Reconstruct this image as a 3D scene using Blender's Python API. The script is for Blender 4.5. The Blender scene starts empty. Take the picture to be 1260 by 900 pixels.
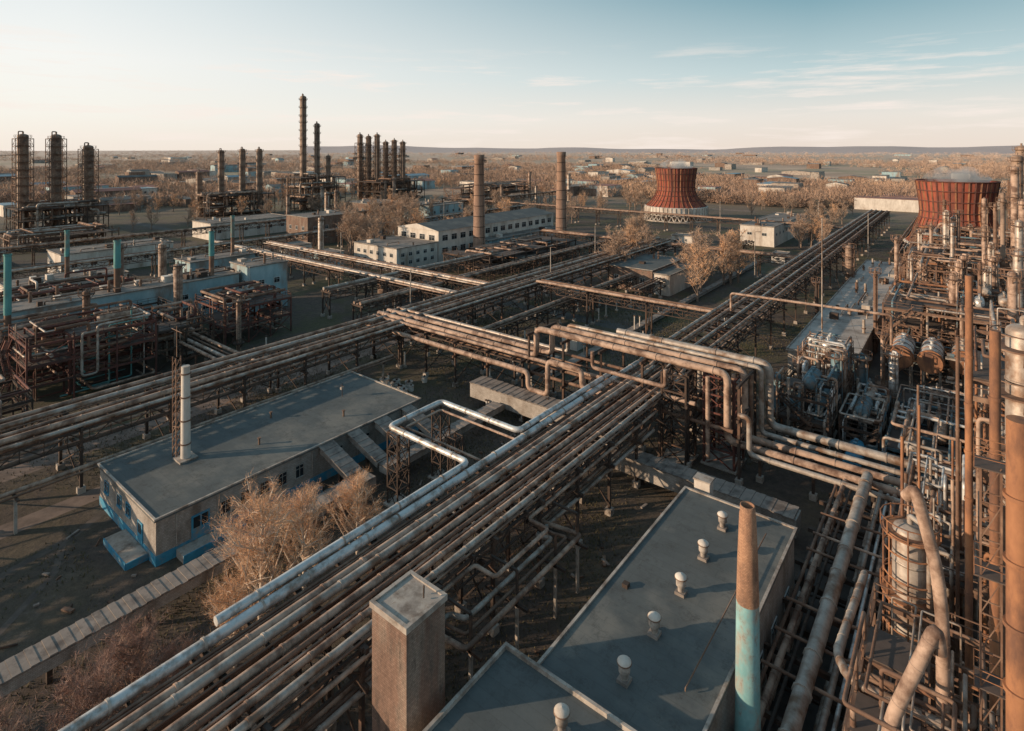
import bpy, math, random
import numpy as np
from mathutils import Vector, Matrix
random.seed(7)
scene=bpy.context.scene
COL=scene.collection
H=45.0
# ---------------------------------------------------------------- materials
MATS={}
def mat(name,c1,c2=None,scale=0.6,rough=0.8,metal=0.0,c3=None,amt=0.5,scale3=0.15,bump=0.15,stretch=(1,1,1),brick=None,bscale=1.0,far=None,bamt=.8,c4=None,scale4=.5,amt4=.4):
    m=bpy.data.materials.new(name); m.use_nodes=True
    nt=m.node_tree; N=nt.nodes; L=nt.links
    bs=N['Principled BSDF']; bs.inputs['Roughness'].default_value=rough; bs.inputs['Metallic'].default_value=metal
    geo=N.new('ShaderNodeNewGeometry')
    mp=N.new('ShaderNodeMapping'); mp.inputs['Scale'].default_value=stretch
    L.new(geo.outputs['Position'],mp.inputs['Vector'])
    n1=N.new('ShaderNodeTexNoise'); n1.inputs['Scale'].default_value=scale; n1.inputs['Detail'].default_value=9; n1.inputs['Roughness'].default_value=0.7
    L.new(mp.outputs[0],n1.inputs['Vector'])
    r1=N.new('ShaderNodeValToRGB'); r1.color_ramp.elements[0].position=0.35; r1.color_ramp.elements[1].position=0.65
    c2=c2 or tuple(x*0.6 for x in c1)
    r1.color_ramp.elements[0].color=(*c1,1); r1.color_ramp.elements[1].color=(*c2,1)
    L.new(n1.outputs['Fac'],r1.inputs['Fac'])
    out=r1.outputs['Color']
    for cc,ss,aa,rr in ((c3,scale3,amt,.65),(c4,scale4,amt4,.85)):
        if not cc: continue
        n2=N.new('ShaderNodeTexNoise'); n2.inputs['Scale'].default_value=ss; n2.inputs['Detail'].default_value=9; n2.inputs['Roughness'].default_value=rr
        L.new(mp.outputs[0],n2.inputs['Vector'])
        r2=N.new('ShaderNodeValToRGB'); p=0.75-aa*0.45
        r2.color_ramp.elements[0].position=max(0,p-0.06); r2.color_ramp.elements[1].position=min(1,p+0.1)
        L.new(n2.outputs['Fac'],r2.inputs['Fac'])
        mx=N.new('ShaderNodeMix'); mx.data_type='RGBA'
        L.new(r2.outputs['Color'],mx.inputs[0]); L.new(out,mx.inputs[6]); mx.inputs[7].default_value=(*cc,1)
        out=mx.outputs[2]
    if brick:
        sep=N.new('ShaderNodeSeparateXYZ'); L.new(geo.outputs['Position'],sep.inputs[0])
        ad=N.new('ShaderNodeMath'); ad.operation='ADD'; L.new(sep.outputs[0],ad.inputs[0]); L.new(sep.outputs[1],ad.inputs[1])
        cb=N.new('ShaderNodeCombineXYZ'); L.new(ad.outputs[0],cb.inputs[0]); L.new(sep.outputs[2 if brick!='roof' else 1],cb.inputs[1])
        if brick=='roof': L.new(sep.outputs[0],cb.inputs[0])
        bt=N.new('ShaderNodeTexBrick'); bt.inputs['Scale'].default_value=bscale
        bt.inputs['Color1'].default_value=(1,1,1,1); bt.inputs['Color2'].default_value=(0.70,0.67,0.65,1) if brick!='roof' else (.9,.9,.89,1); bt.inputs['Mortar'].default_value=(0.5,0.48,0.46,1) if brick!='roof' else (.72,.72,.7,1)
        bt.inputs['Mortar Size'].default_value=0.03 if brick!='roof' else .01
        if brick=='roof': bt.inputs['Brick Width'].default_value=3.2; bt.inputs['Row Height'].default_value=.28
        L.new(cb.outputs[0],bt.inputs['Vector'])
        m2=N.new('ShaderNodeMix'); m2.data_type='RGBA'; m2.blend_type='MULTIPLY'; m2.inputs[0].default_value=bamt
        L.new(out,m2.inputs[6]); L.new(bt.outputs['Color'],m2.inputs[7]); out=m2.outputs[2]
    if far:  # painted aerial haze: base colour fades to this tint away from the origin
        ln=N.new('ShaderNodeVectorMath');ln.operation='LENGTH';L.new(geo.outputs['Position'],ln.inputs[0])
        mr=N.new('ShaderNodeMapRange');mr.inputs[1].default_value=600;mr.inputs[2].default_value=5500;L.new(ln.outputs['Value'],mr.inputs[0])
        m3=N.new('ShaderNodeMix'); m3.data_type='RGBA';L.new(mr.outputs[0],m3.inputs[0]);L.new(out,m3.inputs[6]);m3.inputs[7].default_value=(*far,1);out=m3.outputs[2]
    L.new(out,bs.inputs['Base Color'])
    if bump:
        bp=N.new('ShaderNodeBump'); bp.inputs['Strength'].default_value=bump; bp.inputs['Distance'].default_value=0.1
        L.new(n1.outputs['Fac'],bp.inputs['Height']); L.new(bp.outputs[0],bs.inputs['Normal'])
    MATS[name]=m; return m
mat('weathered_silver_cladding',(0.50,0.45,0.40),(0.31,0.26,0.225),0.9,0.5,0.25,(0.19,0.115,0.075),0.5,0.4)
mat('pink_weathered_insulation',(0.48,0.34,0.26),(0.29,0.195,0.145),0.8,0.7,0.0,(0.14,0.08,0.055),0.52,0.4)
mat('bright_silver_cladding',(0.68,0.68,0.67),(0.48,0.47,0.46),0.6,0.42,0.3,(0.25,0.19,0.15),0.45,0.6)
mat('rusty_brown_pipe',(0.20,0.115,0.078),(0.11,0.065,0.046),1.0,0.8,0.1,(0.32,0.21,0.15),0.42,0.5)
mat('column_brown',(0.34,0.24,0.18),(0.2,0.14,0.105),0.4,0.7,0.1,(0.12,0.08,0.065),0.45,0.2)
mat('dark_rust_steel',(0.07,0.047,0.037),(0.042,0.031,0.026),0.8,0.85,0.1,(0.16,0.09,0.06),0.4,0.4)
mat('red_rust_steel',(0.17,0.06,0.045),(0.09,0.036,0.03),0.8,0.85,0.05,(0.07,0.04,0.033),0.45,0.4)
mat('orange_rust',(0.38,0.18,0.09),(0.24,0.11,0.06),0.7,0.85,0.05,(0.13,0.068,0.048),0.5,0.35,stretch=(1,1,.4))
mat('cooling_tower_orange',(0.36,0.09,0.05),(0.2,0.052,0.034),0.25,0.85,0,(0.11,0.05,0.04),0.45,0.1,stretch=(2,2,.4))
mat('whitewashed_concrete',(0.68,0.63,0.57),(0.48,0.43,0.38),0.5,0.85,0,(0.3,0.23,0.18),0.4,0.15,stretch=(1,1,.4))
mat('grey_brick_wall',(0.50,0.46,0.42),(0.36,0.33,0.30),0.7,0.9,0,(0.22,0.18,0.15),0.45,0.25,stretch=(1,1,.5),brick='wall',bscale=1.6)
mat('brown_brick',(0.30,0.19,0.145),(0.19,0.12,0.092),1.3,0.95,0,(0.40,0.32,0.26),0.5,0.6,stretch=(1,1,.3),brick='wall',bscale=1.7,bump=.6,c4=(.11,.08,.065),scale4=1.2,amt4=.5)
mat('chimney_brick',(0.42,0.27,0.195),(0.28,0.175,0.13),0.4,0.9,0,(0.17,0.11,0.085),0.35,0.15,stretch=(1,1,.3),brick='wall',bscale=1.2)
mat('blue_paint',(0.05,0.30,0.47),(0.035,0.20,0.33),0.8,0.7,0,(0.25,0.23,0.21),0.4,0.5)
mat('blue_grey_steel',(0.13,0.23,0.28),(0.08,0.145,0.18),0.8,0.6,0.1,(0.16,0.115,0.09),0.5,0.5)
mat('teal_paint',(0.11,0.34,0.33),(0.08,0.24,0.24),0.6,0.75,0,(0.2,0.13,0.1),0.45,0.3,stretch=(1,1,.5))
mat('faded_teal_paint',(0.26,0.47,0.48),(0.15,0.33,0.35),0.8,0.85,0,(0.33,0.27,0.22),0.4,0.6,stretch=(1,1,.6),c4=(.14,.12,.10),scale4=1.2,amt4=.32)
mat('faded_orange_brick',(0.50,0.29,0.18),(0.33,0.18,0.115),0.8,0.85,0,(0.20,0.12,0.085),0.42,0.6,stretch=(1,1,.5),brick='wall',bscale=2.5,c4=(.14,.09,.07),scale4=1.5,amt4=.35)
mat('pale_blue_wall',(0.36,0.50,0.54),(0.25,0.38,0.42),0.4,0.85,0,(0.25,0.20,0.17),0.48,0.15,stretch=(1,1,.4))
mat('bitumen_roof',(0.105,0.118,0.120),(0.080,0.090,0.093),0.35,0.85,0,(0.17,0.168,0.155),0.45,0.12,brick='roof',bscale=0.28,bamt=.5,c4=(.055,.057,.056),scale4=.5,amt4=.38,bump=.3)
mat('light_roof',(0.26,0.225,0.20),(0.17,0.15,0.135),0.2,0.85,0,(0.10,0.085,0.075),0.5,0.12)
mat('pale_strip_roof',(0.50,0.45,0.41),(0.36,0.32,0.29),0.2,0.85,0,(0.2,0.17,0.15),0.45,0.15)
mat('concrete_slab',(0.29,0.245,0.215),(0.2,0.17,0.15),0.8,0.9,0,(0.11,0.09,0.08),0.45,0.4)
mat('pale_concrete',(0.46,0.41,0.36),(0.32,0.28,0.25),0.6,0.9,0,(0.15,0.12,0.10),0.45,0.5,c4=(.2,.13,.09),scale4=1.1,amt4=.38)
mat('window_glass',(0.02,0.025,0.03),(0.03,0.035,0.04),0.5,0.15,0,bump=0)
mat('white_frame',(0.6,0.6,0.58),(0.45,0.45,0.44),0.7,0.7)
mat('steel_grating',(0.13,0.10,0.088),(0.08,0.065,0.058),0.7,0.85,0.1)
mat('birch_bark',(0.75,0.66,0.56),(0.45,0.36,0.29),1.5,0.9)
mat('twig_gold',(0.78,0.48,0.28),(0.58,0.34,0.20),0.35,0.9,bump=0)
mat('twig_red',(0.42,0.26,0.20),(0.30,0.18,0.145),0.35,0.9,bump=0)
mat('twig_grey',(0.52,0.36,0.26),(0.36,0.25,0.18),0.3,0.9,bump=0)
mat('bark_dark',(0.28,0.21,0.17),(0.16,0.12,0.095),1.0,0.9)
mat('forest_brown',(0.46,0.31,0.225),(0.27,0.18,0.135),0.012,0.95,0,(0.58,0.38,0.25),0.42,0.005,bump=0,far=(.62,.48,.40))  # brown woodland, with distance haze painted in through the far tint
mat('hill_haze',(0.50,0.42,0.40),(0.43,0.36,0.35),0.002,0.95,0,bump=0)  # pale pinkish base colour stands in for haze over the hills
mat('dry_grass_tufts',(0.14,0.11,0.058),(0.075,0.072,0.034),0.1,0.95,bump=0)
mat('dirt_road',(0.26,0.19,0.155),(0.17,0.125,0.105),0.3,0.95,0,(0.11,0.082,0.068),0.48,0.25)
mat('trodden_path',(0.15,0.115,0.095),(0.09,0.07,0.06),0.6,0.95,0,(0.075,0.058,0.05),0.5,0.4)
mat('asphalt_road',(0.10,0.09,0.084),(0.065,0.06,0.057),0.3,0.95,0,(0.17,0.145,0.12),0.35,0.1)
mat('shed_roof_red',(0.33,0.15,0.115),(0.22,0.11,0.09),0.1,0.85)
mat('shed_roof_blue',(0.22,0.34,0.4),(0.17,0.26,0.32),0.1,0.8)

def ground_mat():
    m=bpy.data.materials.new('earth_and_grass'); m.use_nodes=True; nt=m.node_tree;N=nt.nodes;L=nt.links
    bs=N['Principled BSDF']; bs.inputs['Roughness'].default_value=0.95
    geo=N.new('ShaderNodeNewGeometry')
    def noise(s,d=8,r=.6):
        n=N.new('ShaderNodeTexNoise'); n.inputs['Scale'].default_value=s;n.inputs['Detail'].default_value=d;n.inputs['Roughness'].default_value=r
        L.new(geo.outputs['Position'],n.inputs['Vector']); return n.outputs['Fac']
    def ramp(f,a,b,ca,cb):
        r=N.new('ShaderNodeValToRGB'); r.color_ramp.elements[0].position=a;r.color_ramp.elements[1].position=b
        r.color_ramp.elements[0].color=(*ca,1);r.color_ramp.elements[1].color=(*cb,1);L.new(f,r.inputs[0]);return r.outputs[0]
    def mix(f,a,b):
        x=N.new('ShaderNodeMix');x.data_type='RGBA';L.new(f,x.inputs[0]);L.new(a,x.inputs[6]);L.new(b,x.inputs[7]);return x.outputs[2]
    soil=ramp(noise(0.7,12,.82),.34,.66,(0.034,0.027,0.023),(0.125,0.092,0.074))
    grass=ramp(noise(1.0,12,.85),.34,.66,(0.034,0.036,0.017),(0.12,0.105,0.052))
    dry=ramp(noise(1.3,12,.85),.34,.66,(0.045,0.035,0.025),(0.14,0.105,0.07))
    # dry dirt nearest the camera side, greener lawns further into the plant
    ln0=N.new('ShaderNodeVectorMath');ln0.operation='LENGTH';L.new(geo.outputs['Position'],ln0.inputs[0])
    mr0=N.new('ShaderNodeMapRange');mr0.inputs[1].default_value=85;mr0.inputs[2].default_value=130;L.new(ln0.outputs['Value'],mr0.inputs[0])
    gg=mix(mr0.outputs[0],dry,grass)
    near=mix(ramp(noise(0.05,10,.75),.46,.58,(0,0,0),(1,1,1)),soil,gg)
    gravel=ramp(noise(3,8,.8),.3,.7,(0.10,0.08,0.07),(0.22,0.175,0.15))
    near=mix(ramp(noise(0.06,12,.85),.55,.66,(0,0,0),(.85,.85,.85)),near,gravel)
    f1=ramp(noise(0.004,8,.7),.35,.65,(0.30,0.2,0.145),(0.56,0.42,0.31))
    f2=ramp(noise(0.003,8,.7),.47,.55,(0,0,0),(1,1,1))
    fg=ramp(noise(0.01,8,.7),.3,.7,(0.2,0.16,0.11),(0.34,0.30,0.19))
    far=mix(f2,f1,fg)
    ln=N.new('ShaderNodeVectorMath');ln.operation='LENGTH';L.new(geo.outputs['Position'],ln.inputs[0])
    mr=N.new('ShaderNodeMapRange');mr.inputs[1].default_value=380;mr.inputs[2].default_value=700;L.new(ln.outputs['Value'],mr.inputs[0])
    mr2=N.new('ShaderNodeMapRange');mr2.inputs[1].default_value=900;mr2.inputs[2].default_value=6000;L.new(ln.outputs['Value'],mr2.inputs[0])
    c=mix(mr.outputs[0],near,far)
    x=N.new('ShaderNodeMix');x.data_type='RGBA';L.new(mr2.outputs[0],x.inputs[0]);L.new(c,x.inputs[6]);x.inputs[7].default_value=(.60,.47,.39,1)  # distance haze painted into the ground colour, paler towards the horizon
    L.new(x.outputs[2],bs.inputs['Base Color'])
    bp=N.new('ShaderNodeBump');bp.inputs['Strength'].default_value=.6;bp.inputs['Distance'].default_value=.3;L.new(noise(1.2,10,.75),bp.inputs['Height']);L.new(bp.outputs[0],bs.inputs['Normal'])
    MATS['earth_and_grass']=m
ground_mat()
# ---------------------------------------------------------------- mesh builder
V=Vector
class B:
    def __init__(s): s.v=[];s.f=[];s.m=[];s.sm=[];s.mats=[]
    def mi(s,m):
        if m not in s.mats: s.mats.append(m)
        return s.mats.index(m)
    def face(s,idx,m,sm=False): s.f.append(idx);s.m.append(m);s.sm.append(sm)
    def box(s,x0,x1,y0,y1,z0,z1,m,skip=''):
        m=s.mi(m);n=len(s.v)
        s.v+=[(x0,y0,z0),(x1,y0,z0),(x1,y1,z0),(x0,y1,z0),(x0,y0,z1),(x1,y0,z1),(x1,y1,z1),(x0,y1,z1)]
        for k,q in (('b',(0,3,2,1)),('t',(4,5,6,7)),('s',(0,1,5,4)),('e',(1,2,6,5)),('n',(2,3,7,6)),('w',(3,0,4,7))):
            if k not in skip: s.face([n+i for i in q],m)
    def beam(s,p,q,w,m,h=None):
        h=h or w; p=V(p);q=V(q);d=(q-p)
        if d.length<1e-4: return
        d.normalize(); up=V((0,0,1)) if abs(d.z)<.95 else V((1,0,0))
        a=d.cross(up).normalized()*w/2; b=a.cross(d).normalized()*h/2
        n=len(s.v);m=s.mi(m)
        for c in (p,q):
            for o in (a+b,-a+b,-a-b,a-b): s.v.append(tuple(c+o))
        for i in range(4): j=(i+1)%4; s.face([n+i,n+j,n+4+j,n+4+i],m)
        s.face([n+3,n+2,n+1,n],m); s.face([n+4,n+5,n+6,n+7],m)
    def ring(s,c,a,b,r,n):
        k=len(s.v)
        for i in range(n):
            t=2*math.pi*i/n; p=c+a*(r*math.cos(t))+b*(r*math.sin(t)); s.v.append((p.x,p.y,p.z))
        return k
    def sweep(s,pts,r,m,n=10,caps=True):
        m=s.mi(m);pts=[V(p) for p in pts];rs=r if isinstance(r,(list,tuple)) else [r]*len(pts)
        d=(pts[1]-pts[0]).normalized();up=V((0,0,1)) if abs(d.z)<.9 else V((1,0,0))
        a=d.cross(up).normalized();prev=None
        for i,p in enumerate(pts):
            if i==0: t=pts[1]-pts[0]
            elif i==len(pts)-1: t=pts[-1]-pts[-2]
            else: t=(pts[i]-pts[i-1]).normalized()+(pts[i+1]-pts[i]).normalized()
            t.normalize(); a=(a-t*a.dot(t))
            if a.length<1e-5: a=t.orthogonal()
            a.normalize(); b=t.cross(a)
            k=s.ring(p,a,b,rs[i],n)
            if prev is not None:
                for j in range(n): l=(j+1)%n; s.face([prev+j,prev+l,k+l,k+j],m,True)
            if caps and i in (0,len(pts)-1):
                c=s.ring(p,a,b,rs[i],n); idx=[c+j for j in range(n)]
                s.face(idx[::-1] if i==0 else idx,m)
            prev=k
    def cyl(s,p,q,r,m,r2=None,n=12): s.sweep([p,q],[r,r if r2 is None else r2],m,n)
    def pipe(s,path,r,m,n=10,fil=None):
        path=[V(p) for p in path];fil=fil or r*2.4;out=[path[0]]
        for i in range(1,len(path)-1):
            a=(path[i-1]-path[i]);b=(path[i+1]-path[i]);f=min(fil,a.length*.45,b.length*.45)
            if f<1e-3: continue
            A=path[i]+a.normalized()*f;C=path[i]+b.normalized()*f
            for t in (0,.25,.5,.75,1): out.append(A*(1-t)**2+path[i]*2*t*(1-t)+C*t*t)
        out.append(path[-1]); s.sweep(out,r,m,n)
    def bands(s,path,r,m,step=4.0,n=10,w=.16):
        for i in range(len(path)-1):
            p=V(path[i]);q=V(path[i+1]);L=(q-p).length
            if L<step*.8: continue
            k=int(L/step)
            for j in range(k):
                t=(j+.5+random.uniform(-.25,.25))/k; c=p.lerp(q,t); d=(q-p).normalized()*w/2
                s.cyl(c-d,c+d,r*1.16,m,n=n)
    def lathe(s,c,prof,m,n=24,flat=False):
        m=s.mi(m);prev=None
        for r,z in prof:
            k=s.ring(V((c[0],c[1],z)),V((1,0,0)),V((0,1,0)),max(r,.001),n)
            if prev is not None:
                for j in range(n): l=(j+1)%n; s.face([prev+j,prev+l,k+l,k+j],m,not flat)
            prev=k
    def rail(s,x0,x1,y0,y1,z,m,st=2.5,h=1.1,w=.07):
        for a,b in (((x0,y0),(x1,y0)),((x1,y0),(x1,y1)),((x1,y1),(x0,y1)),((x0,y1),(x0,y0))):
            for hh in (.55,h): s.beam((*a,z+hh),(*b,z+hh),w,m)
            L=math.hypot(a[0]-b[0],a[1]-b[1]);k=max(1,int(L/st))
            for i in range(k): t=i/k; x=a[0]+(b[0]-a[0])*t;y=a[1]+(b[1]-a[1])*t; s.beam((x,y,z),(x,y,z+h),w,m)
    def mesh(s,name,o=(0,0,0)):
        me=bpy.data.meshes.new(name); ox,oy,oz=o
        me.from_pydata([(a-ox,b-oy,c-oz) for a,b,c in s.v],[],s.f)
        for x in s.mats: me.materials.append(MATS[x])
        me.polygons.foreach_set('material_index',s.m); me.polygons.foreach_set('use_smooth',s.sm)
        me.update(); return me
def link(o): COL.objects.link(o); return o
def tag(o,label,cat,group=None):
    o['label']=label;o['category']=cat
    if group:o['group']=group
def thing(name,label,cat,loc,group=None):
    o=bpy.data.objects.new(name,None); o.empty_display_size=.5; o.location=loc; tag(o,label,cat,group); return link(o)
def part(b,name,parent,label=None):
    o=bpy.data.objects.new(name,b.mesh(name,tuple(parent.location))); o.parent=parent
    if label:o['label']=label
    return link(o)
def solo(b,name,label,cat,loc,group=None):
    o=bpy.data.objects.new(name,b.mesh(name,loc)); o.location=loc; tag(o,label,cat,group); return link(o)
def setting(b,name,kind='structure'):
    o=bpy.data.objects.new(name,b.mesh(name)); o['kind']=kind; return link(o)
SIL='weathered_silver_cladding';PNK='pink_weathered_insulation';BRT='bright_silver_cladding';RUS='rusty_brown_pipe';DRK='dark_rust_steel';RED='red_rust_steel';ORG='orange_rust';CON='whitewashed_concrete';BLG='blue_grey_steel';CBR='column_brown'
# ---------------------------------------------------------------- pipelines
PL={SIL:'weathered silver insulated pipeline with clamp rings on steel trestle',PNK:'pinkish lagged pipeline with faded insulation on steel trestle',BRT:'bright silver clad pipeline running along the trestle',RUS:'bare rusty brown steel pipeline on steel trestle',DRK:'thin dark rusted steel pipeline on trestle','teal_paint':'teal painted pipeline with rust spots',ORG:'orange rusted steel pipeline'}
def pipeline(path,r,m,label=None,n=10,step=4.5,group='pipelines crossing the plant'):
    b=B(); b.pipe(path,r,m,n)
    b.bands(path,r,m if m!=BRT else SIL,step*random.uniform(.8,1.5),n)
    return solo(b,'pipeline',label or PL[m],'pipe',tuple(path[0]),group)
def rack(axis,c0,c1,a0,a1,levels,sp,m=DRK,label='dark rusted steel trestle carrying rows of pipes',cols=2,truss=True,cw=.32):
    def P(a,c,z): return (c,a,z) if axis=='y' else (a,c,z)
    top=max(levels); e=thing('pipe_trestle',label,'pipe rack',P(a0,(c0+c1)/2,0),'steel pipe trestles')
    b=B();n=max(1,round((a1-a0)/sp))
    cs=[c0+(c1-c0)*i/(cols-1) for i in range(cols)]
    for c in cs:
        b.beam(P(a0,c,.7),P(a0,c,top-.1),cw,m); b.beam(P(a0,c,-.2),P(a0,c,.75),.85,'pale_concrete')
    for z in levels: b.beam(P(a0,c0-.7,z-.22),P(a0,c1+.7,z-.22),.3,m,.4)
    lz=min(levels)
    for i in range(cols-1):
        b.beam(P(a0,cs[i],1),P(a0,cs[i+1],lz-.4),.14,m); b.beam(P(a0,cs[i+1],1),P(a0,cs[i],lz-.4),.14,m)
    first=part(b,'support_frame',e)
    for i in range(1,n+1):
        k=first.copy(); t=(a1-a0)*i/n; k.location=V(P(t,0,0)); COL.objects.link(k)
    if truss:
        for c in (c0,c1):
            b=B(); zt=top-.45;zb=zt-1.7
            b.beam(P(a0,c,zt),P(a1,c,zt),.2,m); b.beam(P(a0,c,zb),P(a1,c,zb),.18,m)
            L=a1-a0;k=max(2,int(L/2.4))
            for i in range(k):
                x=a0+L*i/k;y=a0+L*(i+1)/k
                b.beam(P(x,c,zb if i%2 else zt),P(y,c,zt if i%2 else zb),.12,m)
                b.beam(P(x,c,zb),P(x,c,zt),.1,m)
            part(b,'lattice_girder',e)
        b=B();k=int((a1-a0)/4)
        b.beam(P(a0+2,c0-.4,top-.18),P(a0+2,c1+.4,top-.18),.18,m,.3)
        f=part(b,'cross_beam',e)
        for i in range(1,min(k,98)): q=f.copy(); q.location=V(P(i*4,0,0)); COL.objects.link(q)
    return e
# ---------------------------------------------------------------- equipment
def hvessel(x,y,z,r,L,axis,m,label,endm=None,cat='tank',legz=None):
    e=thing('pressure_vessel',label,cat,(x,y,z-r-(0 if legz is None else legz)),'horizontal process vessels')
    b=B()
    def P(a,o=0,dz=0): return V((x+o,y+a,z+dz)) if axis=='y' else V((x+a,y+o,z+dz))
    pts=[];rs=[]
    for t in (0.05,.35,.65,.9): pts.append(P(-L/2-r*.5*(1-t)));rs.append(r*math.sqrt(1-(1-t)**2))
    pts.append(P(-L/2));rs.append(r);pts.append(P(L/2));rs.append(r)
    for t in (0.9,.65,.35,.05): pts.append(P(L/2+r*.5*(1-t)));rs.append(r*math.sqrt(1-(1-t)**2))
    b.sweep(pts,rs,m,16)
    for t in (-.42,-.15,.15,.42): b.cyl(P(L*t-.08),P(L*t+.08),r*1.05,endm or m,n=16)
    part(b,'shell',e)
    if endm:
        b=B(); b.cyl(P(-L/2-r*.55),P(-L/2-.02),r*1.02,endm,n=18); b.cyl(P(-L/2-.2),P(-L/2+.05),r*1.15,endm,n=18); part(b,'end_cover',e)
    for t in (-.3,.3):
        b=B();b.beam(P(L*t,-r*.7,-r*.6),P(L*t,-r*.7,-r-(legz or 0)),.25,'pale_concrete'); b.beam(P(L*t,r*.7,-r*.6),P(L*t,r*.7,-r-(legz or 0)),.25,'pale_concrete'); b.beam(P(L*t,-r*.8,-r*.75),P(L*t,r*.8,-r*.75),.3,'pale_concrete')
        part(b,'saddle',e)
    for t in (-.25,.1,.3): b=B();b.cyl(P(L*t,0,r*.9),P(L*t,0,r+.5),r*.16,m,n=8); b.cyl(P(L*t,0,r+.42),P(L*t,0,r+.56),r*.26,m,n=8);part(b,'nozzle',e)
    return e
def column(x,y,z0,h,r,m,label,plats=5,pm=DRK,name='distillation_column',cat='industrial tower',side=True,n=18,group='tall process columns',pw=None,ps=1.0):
    e=thing(name,label,cat,(x,y,z0),group)
    b=B();pr=[(r*1.1,z0),(r*1.02,z0+h*.06),(r,z0+h*.07),(r,z0+h-r*.5)]+[(r*math.cos(t),z0+h-r*.5+r*.5*math.sin(t)) for t in (.4,.8,1.2,1.5)]
    b.lathe((x,y),pr,m,n)
    k=max(3,int(h/4))
    for i in range(k): z=z0+h*(i+.6)/k*.93; b.lathe((x,y),[(r,z-.1),(r*1.05,z-.1),(r*1.05,z+.1),(r,z+.1)],m,n)
    b.cyl((x,y,z0+h-.1),(x,y,z0+h+r*.5),r*.18,m,n=8)
    part(b,'shell',e)
    for i in range(plats):
        z=z0+h*(.22+.74*i/max(1,plats-1))+random.uniform(-.1,.1)*h/max(plats,2); z=min(z,z0+h*.97); b=B();R=r*1.0+(pw or max(.8,r*.35))
        b.lathe((x,y),[(r*.99,z),(R,z),(R,z+.12),(r*.99,z+.12)],pm,16,True)
        for j in range(16):
            t=2*math.pi*j/16;t2=2*math.pi*(j+1)/16; p=(x+R*math.cos(t),y+R*math.sin(t));q=(x+R*math.cos(t2),y+R*math.sin(t2))
            if j%2==0: b.beam((*p,z),(*p,z+1.15),.09*ps,pm)
            b.beam((*p,z+1.1),(*q,z+1.1),.07*ps,pm)
            if j%4==0: b.beam((*p,z),(x+r*math.cos(t),y+r*math.sin(t),z-1),.1*ps,pm)
        part(b,'platform',e)
    b=B();lx=x+r*1.3;ly=y-r*.5
    for d in (-.25,.25): b.beam((lx,ly+d,z0),(lx,ly+d,z0+h),.08*ps,pm)
    for i in range(int(h/.8)): b.beam((lx,ly-.25,z0+i*.8),(lx,ly+.25,z0+i*.8),.06,pm)
    part(b,'ladder',e)
    if side:
        b=B();px=x+r*1.1;py=y-r*1.0
        b.pipe([(x,y,z0+h+r*.1),(x,y,z0+h+r*.5),(px,py,z0+h+r*.5),(px,py,z0+2)],max(.2,r*.12),m,8); part(b,'overhead_pipe',e)
    return e
def scaffold(x,y,w,h,m=RUS):
    e=thing('tower_scaffold','steel scaffold cage around distillation column','steel structure',(x,y,0),'scaffold cages around columns');b=B()
    c=[(x-w,y-w),(x+w,y-w),(x+w,y+w),(x-w,y+w)]
    for p in c:b.beam((*p,0),(*p,h),.32,m)
    k=int(h/4)
    for i in range(k):
        for j in range(4):
            p=c[j];q=c[(j+1)%4];b.beam((*p,h*(i+1)/k),(*q,h*(i+1)/k),.26,m);b.beam((*p,h*i/k),(*q,h*(i+1)/k),.15,m)
    part(b,'cage',e)
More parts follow.
